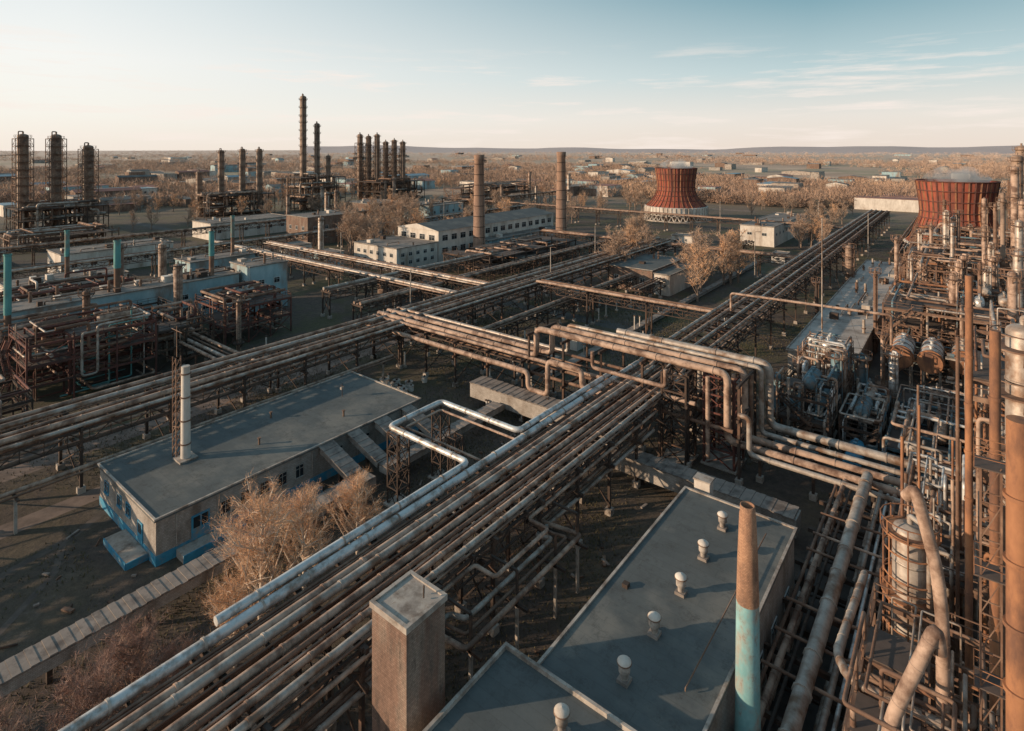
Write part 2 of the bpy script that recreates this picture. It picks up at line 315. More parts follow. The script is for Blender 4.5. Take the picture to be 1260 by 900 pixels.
def frame(x0,x1,y0,y1,levels,bay,m,label,seed=1,npipes=14,pm=(SIL,PNK,RUS,DRK),name='process_structure',rails=True,cw=.34,pr=(.12,.35),fill=.65):
    rnd=random.Random(seed);e=thing(name,label,'steel structure',((x0+x1)/2,(y0+y1)/2,0),'open steel process structures')
    nx=max(1,round((x1-x0)/bay));ny=max(1,round((y1-y0)/bay))
    X=[x0+(x1-x0)*i/nx for i in range(nx+1)];Y=[y0+(y1-y0)*i/ny for i in range(ny+1)];top=max(levels)
    b=B()
    for i,x in enumerate(X):
        for j,y in enumerate(Y): b.beam((x,y,0),(x,y,top+rnd.choice((0,0,.8,1.5))),cw,m)
    for z in levels:
        for x in X: b.beam((x,y0,z-.25),(x,y1,z-.25),.22,m,.4)
        for y in Y: b.beam((x0,y,z-.25),(x1,y,z-.25),.22,m,.4)
    pz=[0]+list(levels)
    for a in range(len(pz)-1):
        for j in range(ny):
            for xx in (x0,x1):
                if rnd.random()<.45: b.beam((xx,Y[j],pz[a]),(xx,Y[j+1],pz[a+1]-.3),.14,m); b.beam((xx,Y[j+1],pz[a]),(xx,Y[j],pz[a+1]-.3),.14,m)
        for i in range(nx):
            if rnd.random()<.5: b.beam((X[i],y0,pz[a]),(X[i+1],y0,pz[a+1]-.3),.14,m); b.beam((X[i+1],y0,pz[a]),(X[i],y0,pz[a+1]-.3),.14,m)
    part(b,'steel_frame',e)
    for z in levels:
        for i in range(nx):
            run=None
            for j in range(ny+1):
                on=j<ny and rnd.random()<fill
                if on and run is None: run=j
                if not on and run is not None:
                    b=B();b.box(X[i]+.12,X[i+1]-.12,Y[run]+.05,Y[j]-.05,z-.04,z+.05,'steel_grating');part(b,'deck',e);run=None
        if rails:
            b=B(); b.rail(x0,x1,y0,y1,z+.05,m,2.2); part(b,'handrail',e)
    b=B()
    for a in range(len(pz)-1):
        yy=y0-1.0; xs,xe=(x0+.5,x0+5) if a%2==0 else (x0+5,x0+.5)
        for o in (-.45,.45): b.beam((xs,yy+o,pz[a]),(xe,yy+o,pz[a+1]),.1,m,.3); b.beam((xs,yy+o,pz[a]+1),(xe,yy+o,pz[a+1]+1),.07,m)
        for i in range(12): t=i/12; b.box(xs+(xe-xs)*t-.14,xs+(xe-xs)*t+.14,yy-.4,yy+.4,pz[a]+(pz[a+1]-pz[a])*t,pz[a]+(pz[a+1]-pz[a])*t+.05,m)
    part(b,'stair',e)
    for k in range(npipes):
        b=B();p=[rnd.uniform(x0,x1),rnd.uniform(y0,y1),rnd.choice(pz)+rnd.uniform(.5,1.6)];path=[tuple(p)];last=-1
        for s in range(rnd.randint(3,6)):
            ax=rnd.choice([a for a in (0,1,1,2) if a!=last]);last=ax
            lo,hi=((x0,x1),(y0,y1),(.6,top+2.5))[ax]; nv=rnd.uniform(lo,hi)
            if abs(nv-p[ax])<1.2: nv=lo if p[ax]>(lo+hi)/2 else hi
            p[ax]=nv; path.append(tuple(p))
        r=rnd.uniform(*pr); mm=rnd.choice(pm); b.pipe(path,r,mm,8); b.bands(path,r,mm,5,8); part(b,'pipe',e)
    return e
def pump(x,y,z,m,rz=0):
    e=thing('pump_set','small pump set with motor, riser pipe and valve wheel','pump',(x,y,z),'pump sets')
    b=B();b.box(x-1.1,x+1.1,y-.45,y+.45,z,z+.25,'pale_concrete');part(b,'base_slab',e)
    b=B();b.cyl((x-.9,y,z+.7),(x+.1,y,z+.7),.35,m,n=12);b.cyl((x+.1,y,z+.7),(x+.4,y,z+.7),.12,DRK,n=8);part(b,'motor',e)
    b=B();b.cyl((x+.35,y,z+.7),(x+.75,y,z+.7),.42,SIL,n=12);b.pipe([(x+.55,y,z+.8),(x+.55,y,z+2.4),(x+.55,y+1.4,z+2.4),(x+.55,y+1.4,z)],.14,SIL,8);part(b,'pump_casing',e)
    b=B();b.lathe((x+.55,y),[(.3,z+1.75),(.36,z+1.8),(.3,z+1.85)],RED,10);part(b,'valve_wheel',e)
# ---------------------------------------------------------------- buildings
WIN={}
def window_mesh(w,h,axis,fm):
    k=(w,h,axis,fm)
    if k in WIN: return WIN[k]
    b=B()
    def bx(a0,a1,z0,z1,d0,d1,m):
        if axis=='x': b.box(d0,d1,a0,a1,z0,z1,m)
        else: b.box(a0,a1,-d1,-d0,z0,z1,m)
    bx(-w/2,w/2,-h/2,h/2,-.05,.03,'window_glass')
    t=.09
    bx(-w/2-t,w/2+t,h/2,h/2+t,-.02,.09,fm); bx(-w/2-t,w/2+t,-h/2-t*1.6,-h/2,-.02,.16,fm)
    bx(-w/2-t,-w/2,-h/2,h/2,-.02,.09,fm); bx(w/2,w/2+t,-h/2,h/2,-.02,.09,fm)
    bx(-.03,.03,-h/2,h/2,.0,.06,fm); bx(-w/2,-.03,h*.18,h*.18+.06,.0,.055,fm); bx(.03,w/2,h*.18,h*.18+.06,.0,.055,fm)
    me=b.mesh('window'); WIN[k]=me; return me
def win(parent,w,h,axis,x,y,z,fm='white_frame'):
    o=bpy.data.objects.new('window',window_mesh(w,h,axis,fm)); o.parent=parent; o.location=V((x,y,z))-parent.location; return link(o)
def building(name,label,x0,x1,y0,y1,h,wall,roof,rows=(),ww=1.6,wh=1.6,sp=4.0,gable=0,socle=None,cat='building',group=None,parapet=.35,fm='white_frame',clutter=0):
    e=thing(name,label,cat,((x0+x1)/2,(y0+y1)/2,0),group)
    b=B(); b.box(x0,x1,y0,y1,-.2,h,wall,'tb'); part(b,'wall',e)
    b=B()
    if gable:
        xm=(x0+x1)/2;o=.5;n=len(b.v);mi=b.mi(roof);wi=b.mi(wall)
        b.v+=[(x0-o,y0-o,h),(x1+o,y0-o,h),(xm,y0-o,h+gable),(x0-o,y1+o,h),(x1+o,y1+o,h),(xm,y1+o,h+gable)]
        b.face([n+1,n+4,n+5,n+2],mi);b.face([n+3,n,n+2,n+5],mi);b.face([n,n+1,n+2],wi);b.face([n+4,n+3,n+5],wi);b.face([n,n+3,n+4,n+1],mi)
    else:
        b.box(x0-.25,x1+.25,y0-.25,y1+.25,h,h+.18,roof)
        p=parapet
        if p:
            for a in ((x0-.25,x1+.25,y0-.25,y0-.02),(x0-.25,x1+.25,y1+.02,y1+.25),(x0-.25,x0-.02,y0-.02,y1+.02),(x1+.02,x1+.25,y0-.02,y1+.02)): b.box(*a,h+.18,h+.18+p*.5,'pale_concrete')
    part(b,'roof',e)
    if socle:
        b=B(); b.box(x0-.06,x1+.06,y0-.06,y1+.06,-.1,1.1,socle,'tb')
        b.box(x0-.06,x1+.06,y0-.06,y0,1.1,1.13,socle);b.box(x1,x1+.06,y0,y1,1.1,1.13,socle);part(b,'plinth',e)
    for z in rows:
        k=int((y1-y0-2)/sp)
        for i in range(k): win(e,ww,wh,'x',x1,y0+1+(y1-y0-2)*(i+.5)/k,z,fm)
        k=int((x1-x0-2)/sp)
        for i in range(k): win(e,ww,wh,'y',x0+1+(x1-x0-2)*(i+.5)/k,y0,z,fm)
    zr=h+.18
    for i in range(clutter):
        x=random.uniform(x0+1,x1-1);y=random.uniform(y0+1,y1-1);b=B();t=random.random()
        if t<.4: s=random.uniform(.5,1.2);b.box(x-s,x+s,y-s*.8,y+s*.8,zr,zr+random.uniform(.6,1.6),random.choice((CON,'pale_concrete',DRK)));part(b,'roof_box',e)
        elif t<.7: b.cyl((x,y,zr),(x,y,zr+random.uniform(1,3)),.3,random.choice((SIL,RUS)),n=10);b.cyl((x,y,zr+.9),(x,y,zr+1.1),.45,RUS,n=10);part(b,'vent_pipe',e)
        else: L=random.uniform(4,14);b.pipe([(x,max(y0,y-L/2),zr),(x,max(y0,y-L/2),zr+.8),(x,min(y1,y+L/2),zr+.8),(x,min(y1,y+L/2),zr)],.18,random.choice((SIL,PNK,RUS)),8);part(b,'roof_pipe',e)
    return e
# ---------------------------------------------------------------- ground, hills, roads
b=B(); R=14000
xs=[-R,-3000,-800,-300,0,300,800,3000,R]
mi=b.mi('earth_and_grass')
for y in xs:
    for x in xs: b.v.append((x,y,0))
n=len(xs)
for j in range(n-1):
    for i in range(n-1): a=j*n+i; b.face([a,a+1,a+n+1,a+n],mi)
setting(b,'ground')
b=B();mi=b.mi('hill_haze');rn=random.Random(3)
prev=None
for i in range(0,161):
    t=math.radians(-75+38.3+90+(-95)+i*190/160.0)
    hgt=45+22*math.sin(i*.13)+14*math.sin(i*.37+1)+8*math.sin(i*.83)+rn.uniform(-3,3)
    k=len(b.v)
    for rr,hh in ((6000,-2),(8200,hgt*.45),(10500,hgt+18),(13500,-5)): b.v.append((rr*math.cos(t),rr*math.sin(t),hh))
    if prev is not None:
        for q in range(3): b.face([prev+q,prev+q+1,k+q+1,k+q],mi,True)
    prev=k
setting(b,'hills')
def strip(name,pts,w,m,z):
    b=B();mi=b.mi(m);prev=None
    for i,p in enumerate(pts):
        a=V(pts[max(0,i-1)]);c=V(pts[min(len(pts)-1,i+1)]);d=(c-a).normalized();nn=V((-d.y,d.x))*w/2
        k=len(b.v); b.v+=[(p[0]+nn.x,p[1]+nn.y,z),(p[0]-nn.x,p[1]-nn.y,z)]
        if prev is not None: b.face([prev,prev+1,k+1,k],mi)
        prev=k
    return setting(b,name)
strip('dirt_road',[(-106,-20),(-105,20),(-105,60),(-106,100),(-107,180),(-107,300)],6,'dirt_road',.004)
strip('dirt_road',[(-88.5,-10),(-89,20),(-89.4,40),(-89,66)],3.2,'dirt_road',.004)
strip('path',[(-74,0),(-77,8),(-80,15),(-81.5,21),(-84,24.9)],1.0,'trodden_path',.004)
strip('path',[(-66,4),(-70,12),(-76,18),(-81,20)],.7,'trodden_path',.008)
strip('path',[(-47,60),(-44,110),(-46,160),(-47,300)],2.2,'dirt_road',.004)
strip('road',[(-52,140),(-54,240),(-54,420),(-54,700)],5.5,'dirt_road',.008)
strip('road',[(-400,133),(-250,132),(-160,131),(-60,131)],5,'asphalt_road',.012)
strip('road',[(-160,262),(-100,262),(-54,262)],5,'dirt_road',.012)
strip('road',[(-120,430),(-300,430),(-620,430)],8,'dirt_road',.012)
strip('concrete_apron',[(-2,88),(-4,260)],26,'asphalt_road',.016)
strip('concrete_apron',[(-8,20),(-8,88)],12,'asphalt_road',.016)
# ---------------------------------------------------------------- main trestle
rack('y',-42.8,-34.6,4,78,[6.2,9],7.4,cols=3)
rack('y',-42.8,-34.6,90,388,[6.5,9.6],12,cols=2)
for x,r,m in [(-43.0,.42,BRT),(-42.2,.12,RUS),(-41.9,.09,RUS),(-40.95,.34,PNK),(-40.15,.36,SIL),(-39.5,.10,RUS),(-38.3,.32,PNK),(-37.5,.22,RUS),(-37.05,.10,PNK),(-36.3,.26,PNK),(-35.1,.28,SIL),(-34.6,.09,RUS)]:
    pipeline([(x,2,9+r),(x,88,9+r)] ,r,m)
for x,r,m in [(-43.0,.34,SIL),(-42.2,.12,RUS),(-40.8,.32,PNK),(-40.1,.14,RUS),(-38.2,.26,SIL),(-37.6,.12,DRK),(-35.6,.28,PNK),(-34.8,.12,RUS)]:
    pipeline([(x,88,9+r),(x,92,9.6+r),(x,388,9.6+r)],r,m)
for x,r,m in [(-42.2,.24,RUS),(-40.9,.14,PNK),(-39.3,.30,DRK),(-37.3,.22,PNK),(-36.2,.14,RUS)]:
    pipeline([(x,2,6.2+r),(x,386,6.4+r)],r,m)
for i,(r,m) in enumerate([(.22,PNK),(.15,RUS),(.22,SIL)]):
    x=-35.4+i*.5-.2;z=5.2+r; o=i*1.1
    pipeline([(x,4,z),(x,33+o,z),(-30.6-o*.9,33+o,z+.6),(-30.6-o*.9,50-o,z+.6),(x,50-o,z),(x,76,z)],r,m,label='lagged pipe with square expansion loop beside the trestle')
pipeline([(-34.2,10,8.2),(-34.2,38,8.2),(-31.8,38,8.2),(-31.8,46,8.2),(-34.2,46,8.2),(-34.2,76,8.2)],.18,PNK,label='lagged pipe with square expansion loop beside the trestle')
for y in (34,40,46,50): 
    b=B(); b.beam((-31,y,0),(-31,y,5.1),.25,'pale_concrete'); b.beam((-34.6,y,5),(-29.8,y,5),.25,DRK); b.beam((-34,y,8.0),(-31,y,8.0),.2,DRK); b.beam((-31,y,5),(-31,y,8),.2,DRK)
    solo(b,'pipe_support','concrete post with steel bracket under pipe loop','pipe support',(-31,y,0),'pipe support posts')
pipeline([(-43.8,20,9.9),(-43.8,47.6,9.9),(-57.3,47.6,9.9),(-57.3,56.8,9.9),(-43.8,56.8,9.9),(-43.8,80,9.9)],.36,BRT,label='bright silver pipe with wide rectangular expansion loop')
pipeline([(-43,49.2,9.6),(-56,49.2,9.6),(-56,55.4,9.6),(-43,55.4,9.6)],.15,PNK,label='thin pinkish lagged pipe nested inside the silver loop')
def lattice_tower(x,y,w,h,m=DRK,label='dark lattice steel tower supporting pipe loop',sec=2.2,bw=.16):
    b=B()
    c=[(x-w/2,y-w/2),(x+w/2,y-w/2),(x+w/2,y+w/2),(x-w/2,y+w/2)]
    for p in c: b.beam((*p,0),(*p,h),bw*1.4,m)
    k=max(1,round(h/sec))
    for i in range(k):
        for j in range(4):
            p=c[j];q=c[(j+1)%4]; b.beam((*p,h*i/k),(*q,h*(i+1)/k),bw*.7,m); b.beam((*q,h*i/k),(*p,h*(i+1)/k),bw*.7,m); b.beam((*p,h*(i+1)/k),(*q,h*(i+1)/k),bw,m)
    b.box(x-w/2-.4,x+w/2+.4,y-w/2-.4,y+w/2+.4,-.1,.25,'pale_concrete')
    return solo(b,'lattice_tower',label,'steel tower',(x,y,0),'lattice support towers')
lattice_tower(-56.6,48.5,1.9,9.2,bw=.11); lattice_tower(-56.6,56,1.7,9.2,bw=.11); lattice_tower(-50,52,1.3,9.2,bw=.1)
# ---------------------------------------------------------------- left trestle
rack('y',-100,-91,-30,220,[6,8.6],11,cols=2,cw=.36)
for x,r,m in [(-100.3,.32,PNK),(-99.5,.12,RUS),(-98.0,.36,SIL),(-97.2,.1,RUS),(-95.2,.24,PNK),(-92.9,.40,PNK),(-91.9,.12,RUS),(-90.9,.24,SIL)]:
    pipeline([(x,-25,8.6+r),(x,220,8.6+r)],r,m)
for x,r,m in [(-99,.3,DRK),(-96.6,.30,RUS),(-94.6,.2,PNK),(-92,.26,RUS)]:
    pipeline([(x,-25,6+r),(x,218,6+r)],r,m)
for x,r,m in [(-87.9,.26,PNK),(-86.9,.13,RUS)]: pipeline([(x,-25,4.4+r),(x,74,4.4+r)],r,m)
for y in range(-10,76,9):
    b=B();b.beam((-87.3,y,0),(-87.3,y,4.2),.3,'pale_concrete');b.beam((-88.5,y,4.25),(-86.1,y,4.25),.28,DRK,.22)
    solo(b,'pipe_support','white concrete T-shaped post carrying two pipes','pipe support',(-87.3,y,0),'pipe support posts')
rack('x',51,56,-139,-101,[4.6],6,cols=2,truss=False,label='low steel trestle joining red structure to main trestle')
for y,r,m in ((51.3,.3,PNK),(52.8,.35,SIL),(54.2,.2,RUS),(55.4,.35,PNK)): pipeline([(-139,y,4.6+r),(-101,y,4.6+r)],r,m)
# ---------------------------------------------------------------- cross trestle
rack('x',79,87,-100,-60,[6,8.6],8,cols=2)
rack('x',79.5,87,-59,-24,[6.2,8.8,13.4],7,cols=2,label='tall dark steel trestle at the pipe junction',truss=False)
rack('x',82,88,-22,4,[4.2],6.5,cols=2,truss=False,label='low steel trestle carrying silver pipes')
for i,(y,r,m) in enumerate([(81.0,.50,PNK),(83.6,.48,PNK),(86.4,.36,SIL)]):
    xs_=-58.5+i*1.5; xe=-26.0+i*1.5
    pipeline([(-101,y,8.6+r),(xs_,y,8.6+r),(xs_,y,13.4+r),(xe,y,13.4+r),(xe,y,4.2+r),(4,y,4.2+r)],r,m,label='thick lagged pipe stepping up over the junction then dropping',n=14)
for i,(y,r,m) in enumerate([(79.6,.30,PNK),(82.3,.14,RUS),(85.1,.24,RUS)]):
    pipeline([(-101,y,8.6+r),(-56,y,8.8+r),(-30,y,8.8+r)],r,m)
pipeline([(-101,77.9,7.4),(-58,77.9,7.4),(-58,77.9,4.6),(-54,77.9,4.6),(-54,77.9,10.2),(-47.5,77.9,10.2),(-47.5,77.9,7.4),(-43,77.9,7.4)],.42,PNK,label='thick lagged pipe with stepped vertical loop',n=14)
pipeline([(-46,78.6,13.3),(-46,78.6,10.8),(-34,78.6,10.8),(-34,78.6,13.3)],.3,PNK,label='lagged pipe with stepped vertical loop')
for y,r,m in [(80.2,.26,RUS),(84,.26,RUS)]:
    pipeline([(-101,y,6+r),(-58,y,6.2+r),(-25,y,6.2+r)],r,m)
pipeline([(-47,88.8,13.7),(-22.5,88.8,13.7),(-22.5,88.8,4.9),(4,88.8,4.9)],.56,SIL,label='large silver insulated pipe dropping down at the junction',n=14)
pipeline([(-24,79.2,9.4),(-22.6,79.2,9.4),(-22.6,79.2,4.6),(4,79.2,4.6)],.34,SIL,label='silver insulated pipe dropping down at the junction',n=14)
for k in range(12):
    x=-33+random.uniform(-2,10);y=random.uniform(79,88)
    pipeline([(x,y,random.uniform(1,3)),(x,y,13.2)],random.choice((.14,.2,.3)),random.choice((RUS,PNK,SIL,DRK)),label='vertical riser pipe inside junction trestle')
lattice_tower(-27.5,84,4.2,12.6,RED,'rusty red lattice tower under the pipe junction',2.6,.22)
lattice_tower(-33,81,3.6,12.6,DRK,'dark lattice tower under the pipe junction',2.6,.2)
rack('x',125.5,128.5,-91,-43,[9],16,cols=2,label='narrow steel pipe bridge with lattice girders')
for y,r,m in [(126,.35,PNK),(128.3,.25,RUS)]: pipeline([(-91,y,9+r),(-43,y,9+r)],r,m)
pipeline([(-40,127,10),(-40,127,13.8),(-11,127,14.2),(-11,127,8)],.25,PNK,label='single pinkish pipe span on slender posts')
for (y,x0,x1,z) in [(108,-240,-101,7.2),(118,-215,-101,8),(212,-150,-44,8),(300,-300,-44,9)]:
    rack('x',y-1.8,y+1.8,x0,x1,[z],14,cols=2)
    for k in range(3): r=random.choice((.2,.35,.45)); pipeline([(x0,y-1.4+k*1.3,z+r),(x1,y-1.4+k*1.3,z+r)],r,random.choice((PNK,SIL,RUS,PNK)))
for (x,y0,y1,z) in [(-118,88,240,6.5),(-134,90,160,7),(-82,92,164,5.5),(-74,150,260,5),(-225,30,300,8),(-270,-20,420,9),(-20,245,380,8),(-184,-10,100,7)]:
    rack('y',x-1.6,x+1.6,y0,y1,[z],13,cols=2)
    for k in range(3): r=random.choice((.2,.35,.45)); pipeline([(x-1.3+k*1.2,y0,z+r),(x-1.3+k*1.2,y1,z+r)],r,random.choice((PNK,SIL,RUS,PNK)))
# ---------------------------------------------------------------- covered slab trays
def tray(axis,c,a0,a1,w,z,label,m='concrete_slab',h=1.0,legs=True,sw=1.5,name='covered_pipe_gallery'):
    def P(a,o,zz): return (c+o,a,zz) if axis=='y' else (a,c+o,zz)
    e=thing(name,label,'covered gallery',P(a0,0,0),'slab covered pipe galleries')
    b=B();n=int((a1-a0)/sw)
    rn=random.Random(int(a0*7+c));drift=0
    for i in range(n):
        p=a0+i*sw;dz=rn.uniform(-.02,.02)+(.05 if i%2 else 0);drift=max(-.12,min(.12,drift+rn.uniform(-.03,.03)));do=drift
        lo=P(p,-w/2+do,0);hi=P(p+sw-.012,w/2+do,0)
        b.box(min(lo[0],hi[0]),max(lo[0],hi[0]),min(lo[1],hi[1]),max(lo[1],hi[1]),z-.14+dz,z+dz,m)
    part(b,'cover_slab',e)
    b=B();lo=P(a0,-w/2+.2,0);hi=P(a1,w/2-.2,0)
    b.box(min(lo[0],hi[0]),max(lo[0],hi[0]),min(lo[1],hi[1]),max(lo[1],hi[1]),z-h,z-.2,'grey_brick_wall');part(b,'trough',e)
    if legs and z-h>.3:
        k=max(2,int((a1-a0)/7))
        for i in range(k):
            b=B();q=P(a0+(a1-a0)*(i+.5)/k,0,0); b.box(q[0]-.2,q[0]+.2,q[1]-.2,q[1]+.2,-.1,z-h,DRK)
            part(b,'post',e)
    return e
tray('y',-60.8,-12,47.5,2.5,2.9,'long raised gallery roofed with grey corrugated slabs',h=1.2,sw=.6)
tray('y',-60.8,49.5,74,2.1,2.9,'long raised gallery roofed with grey corrugated slabs',h=1.0,sw=.6)
def slope(y,w,x0,z0,x1,z1):
    e=thing('sloping_gallery','short sloping slab roofed link from workshop eaves','covered gallery',(x0,y,0),'sloping links beside workshop')
    b=B();n=11
    for i in range(n):
        a=i/n;c=(i+.97)/n;o=.04*(i%2);b.beam((x0+(x1-x0)*a,y,z0+(z1-z0)*a+o),(x0+(x1-x0)*c,y,z0+(z1-z0)*c+o),w,'concrete_slab',.14)
    part(b,'cover_slab',e)
    b=B();b.beam((x0,y,z0-.55),(x1,y,z1-.55),w-.4,'grey_brick_wall',.8);part(b,'trough',e)
    b=B();b.box((x0+x1)/2-.2,(x0+x1)/2+.2,y-.2,y+.2,-.1,(z0+z1)/2-.8,DRK);part(b,'post',e)
slope(45.8,2.3,-68.2,5.0,-61.9,3.2);slope(50.2,2.0,-68.2,5.0,-61.9,3.2);slope(55,2.4,-68.2,5.0,-61.9,3.4);slope(60,2.0,-68.2,5.0,-61.9,3.3)
tray('x',76,-68,-47,3.6,4.4,'wide corrugated grey gallery beneath the trestle',h=2.6,sw=.6)
tray('x',71.5,-38,-15,2.8,3.6,'wide corrugated grey gallery beneath the trestle',h=2.2,sw=.6)
tray('y',-64,92,240,1.8,1.2,'low concrete slab cable trench across the grass',h=1.0,legs=False)
tray('x',100,-104,-66,1.8,1.6,'low concrete slab cable trench across the grass',h=1.2,legs=False)
# ---------------------------------------------------------------- left workshop
e=building('workshop_building','long single storey grey brick workshop with blue plinth',-86,-68.5,25,63,4.9,'grey_brick_wall','bitumen_roof',(),socle='blue_paint')
for y in (32.4,34.8,37.2,39.6,42,48,52.6,57.4): win(e,1.1,1.5,'x',-68.5,y,2.9,'grey_brick_wall')
for x in (-83.5,-79.2,-76.4): win(e,1.2,1.3,'y',x,25,3.1,'blue_paint')
b=B(); b.box(-68.5,-68.4,28.6,30.6,.9,3.6,'blue_paint'); b.box(-68.4,-68.36,28.8,29.5,2.2,3.4,'window_glass'); b.box(-68.4,-68.36,29.7,30.4,2.2,3.4,'window_glass');part(b,'door',e,'blue double door with glazed upper panels')
b=B(); b.box(-73.4,-72,24.88,25,.9,3.2,'blue_paint'); b.box(-73.1,-72.3,24.84,24.88,2.0,3.0,'window_glass');part(b,'door',e,'blue entrance door')
b=B(); b.box(-68.4,-66.6,27,34,-.1,.85,'pale_concrete'); b.box(-66.6,-66.5,27,34,-.1,.9,'blue_paint');part(b,'loading_ramp',e)
b=B(); b.box(-68.4,-66.4,38,44,-.1,.7,'pale_concrete'); b.box(-66.4,-66.3,38,44,-.1,.75,'blue_paint');part(b,'loading_ramp',e)
b=B(); b.box(-77,-70.5,22.8,24.9,-.1,.7,'pale_concrete'); b.box(-77.05,-70.45,22.7,22.8,-.1,.72,'blue_paint');b.box(-70.45,-70.35,22.8,24.9,-.1,.72,'blue_paint');part(b,'porch',e)
b=B(); b.cyl((-79,56,5),(-79,56,7.2),.05,DRK,n=6);b.beam((-79.6,56,6.8),(-78.4,56,6.8),.05,DRK);b.box(-79.3,-78.9,55.8,56.2,6.2,6.6,'pale_concrete');part(b,'antenna',e)
for x,y in ((-75,40),(-81,45),(-73,52)):
    b=B(); b.cyl((x,y,5.0),(x,y,5.9),.14,RUS,n=8);b.cyl((x,y,5.9),(x,y,6.0),.24,RUS,n=8);part(b,'vent_pipe',e)
for y in (27,31.5,43.8,51,59): b=B();b.cyl((-68.38,y,1.2),(-68.38,y,4.9),.06,'pale_concrete',n=6);part(b,'downpipe',e)
e=thing('flue_stack','pale grey flue stack bolted to a lattice mast on roof','chimney',(-79,32.3,5))
b=B();b.cyl((-79,32.3,5),(-79,32.3,17),.58,CON,.5,16)
for z in (7,10,13,16): b.cyl((-79,32.3,z),(-79,32.3,z+.15),.66,RUS,n=16)
part(b,'flue',e)
b=B()
c=[(-80.9,31.5),(-79.9,31.5),(-80.4,32.3)]
for p in c: b.beam((*p,5),(*p,18),.1,RUS)
for i in range(12):
    for j in range(3): b.beam((*c[j],5+i*1.08),(*c[(j+1)%3],6.08+i*1.08),.07,RUS)
b.beam((-80.4,31.8,18),(-80.4,31.8,22),.09,RUS)
b.beam((-82,31.8,21.4),(-78.9,31.8,21.4),.07,RUS);b.beam((-80.8,31.5,9),(-79,32.3,9),.1,RUS);b.beam((-80.8,31.5,14),(-79,32.3,14),.1,RUS)
part(b,'lattice_mast',e)
b=B();b.box(-80.1,-77.9,31.2,33.4,5.0,5.3,'pale_concrete');part(b,'base_slab',e)
# ---------------------------------------------------------------- lower right hall
e=building('service_building','long low building with dark bitumen roof and roof vents',-24,-13.2,32.6,61,7.8,'grey_brick_wall','bitumen_roof',(3,),sp=4,parapet=.3)
b=B();b.pipe([(-15,38,8.2),(-15,38,8.4),(-15,58,8.4)],.05,RUS,6);part(b,'roof_conduit',e)
b=B();b.box(-22.9,-22.4,44,44.5,7.98,8.3,DRK);part(b,'roof_box',e)
e2=building('service_building','lower wing with dark bitumen roof joined to long building',-26,-13,8,32.3,8.8,'grey_brick_wall','bitumen_roof',(3,),sp=4,parapet=.6)
def vent(x,y,z):
    e=thing('roof_ventilator','weathered metal ventilator with flared cap on bitumen roof','roof vent',(x,y,z),'ventilators along the roof')
    b=B();b.box(x-.4,x+.4,y-.4,y+.4,z-.02,z+.22,'concrete_slab');part(b,'curb',e)
    b=B();b.lathe((x,y),[(.26,z+.22),(.26,z+.55),(.40,z+.7),(.40,z+1.05),(.26,z+1.15)],'pale_concrete',16);part(b,'duct',e)
    b=B();b.lathe((x,y),[(.23,z+1.12),(.22,z+1.34)],DRK,12);part(b,'neck',e)
    b=B();b.lathe((x,y),[(.2,z+1.3),(.48,z+1.28),(.48,z+1.42),(.25,z+1.58),(.0,z+1.64)],CON,16);b.lathe((x,y),[(.48,z+1.3),(.52,z+1.3),(.52,z+1.36),(.48,z+1.36)],RUS,16);part(b,'cap',e)
for y in (56.8,51.6,46.4,41.2,36.3): vent(-18.7,y,8.0)
vent(-19.6,29.8,9.0); vent(-19.6,22,9.0)
e=thing('rooftop_hut','small white block hut at the end of the roof','hut',(-22,62.5,0))
b=B();b.box(-23.5,-21.8,62,63.2,0,8.8,'whitewashed_concrete');part(b,'wall',e)
b=B();b.box(-23.6,-21.7,61.9,63.3,8.8,8.95,'pale_concrete');part(b,'roof',e)
# ---------------------------------------------------------------- brick shaft
e=thing('brick_ventilation_shaft','tall square brown brick shaft with weathered concrete cap','chimney',(-29.3,26,0))
b=B();b.box(-31,-27.6,24.3,27.7,-.2,14.6,'brown_brick','t');part(b,'shaft',e)
b=B();b.box(-31.12,-27.48,24.18,24.45,14.6,15.0,'pale_concrete');b.box(-31.12,-27.48,27.55,27.82,14.6,15.0,'pale_concrete');b.box(-31.12,-30.85,24.45,27.55,14.6,15,'pale_concrete');b.box(-27.75,-27.48,24.45,27.55,14.6,15,'pale_concrete');b.box(-30.85,-27.75,24.45,27.55,14.5,14.88,'pale_concrete');part(b,'cap',e)
b=B();b.beam((-28.5,26.6,15),(-28.5,26.6,15.6),.08,DRK);b.beam((-28.8,26.9,15),(-28.8,26.9,15.5),.08,DRK);part(b,'cap_bracket',e)
# ---------------------------------------------------------------- tapered chimney
e=thing('brick_chimney','slender tapered chimney with tan top and faded teal lower part','chimney',(-11.8,41,0))
b=B();b.lathe((-11.8,41),[(.9,0),(.80,8),(.74,14.0)],'faded_teal_paint',20);part(b,'painted_base',e)
b=B();b.lathe((-11.8,41),[(.74,14.0),(.66,17),(.54,20.0),(.50,20.1),(.49,20.6),(.4,20.6),(.38,20)],'faded_orange_brick',20);part(b,'stack',e)
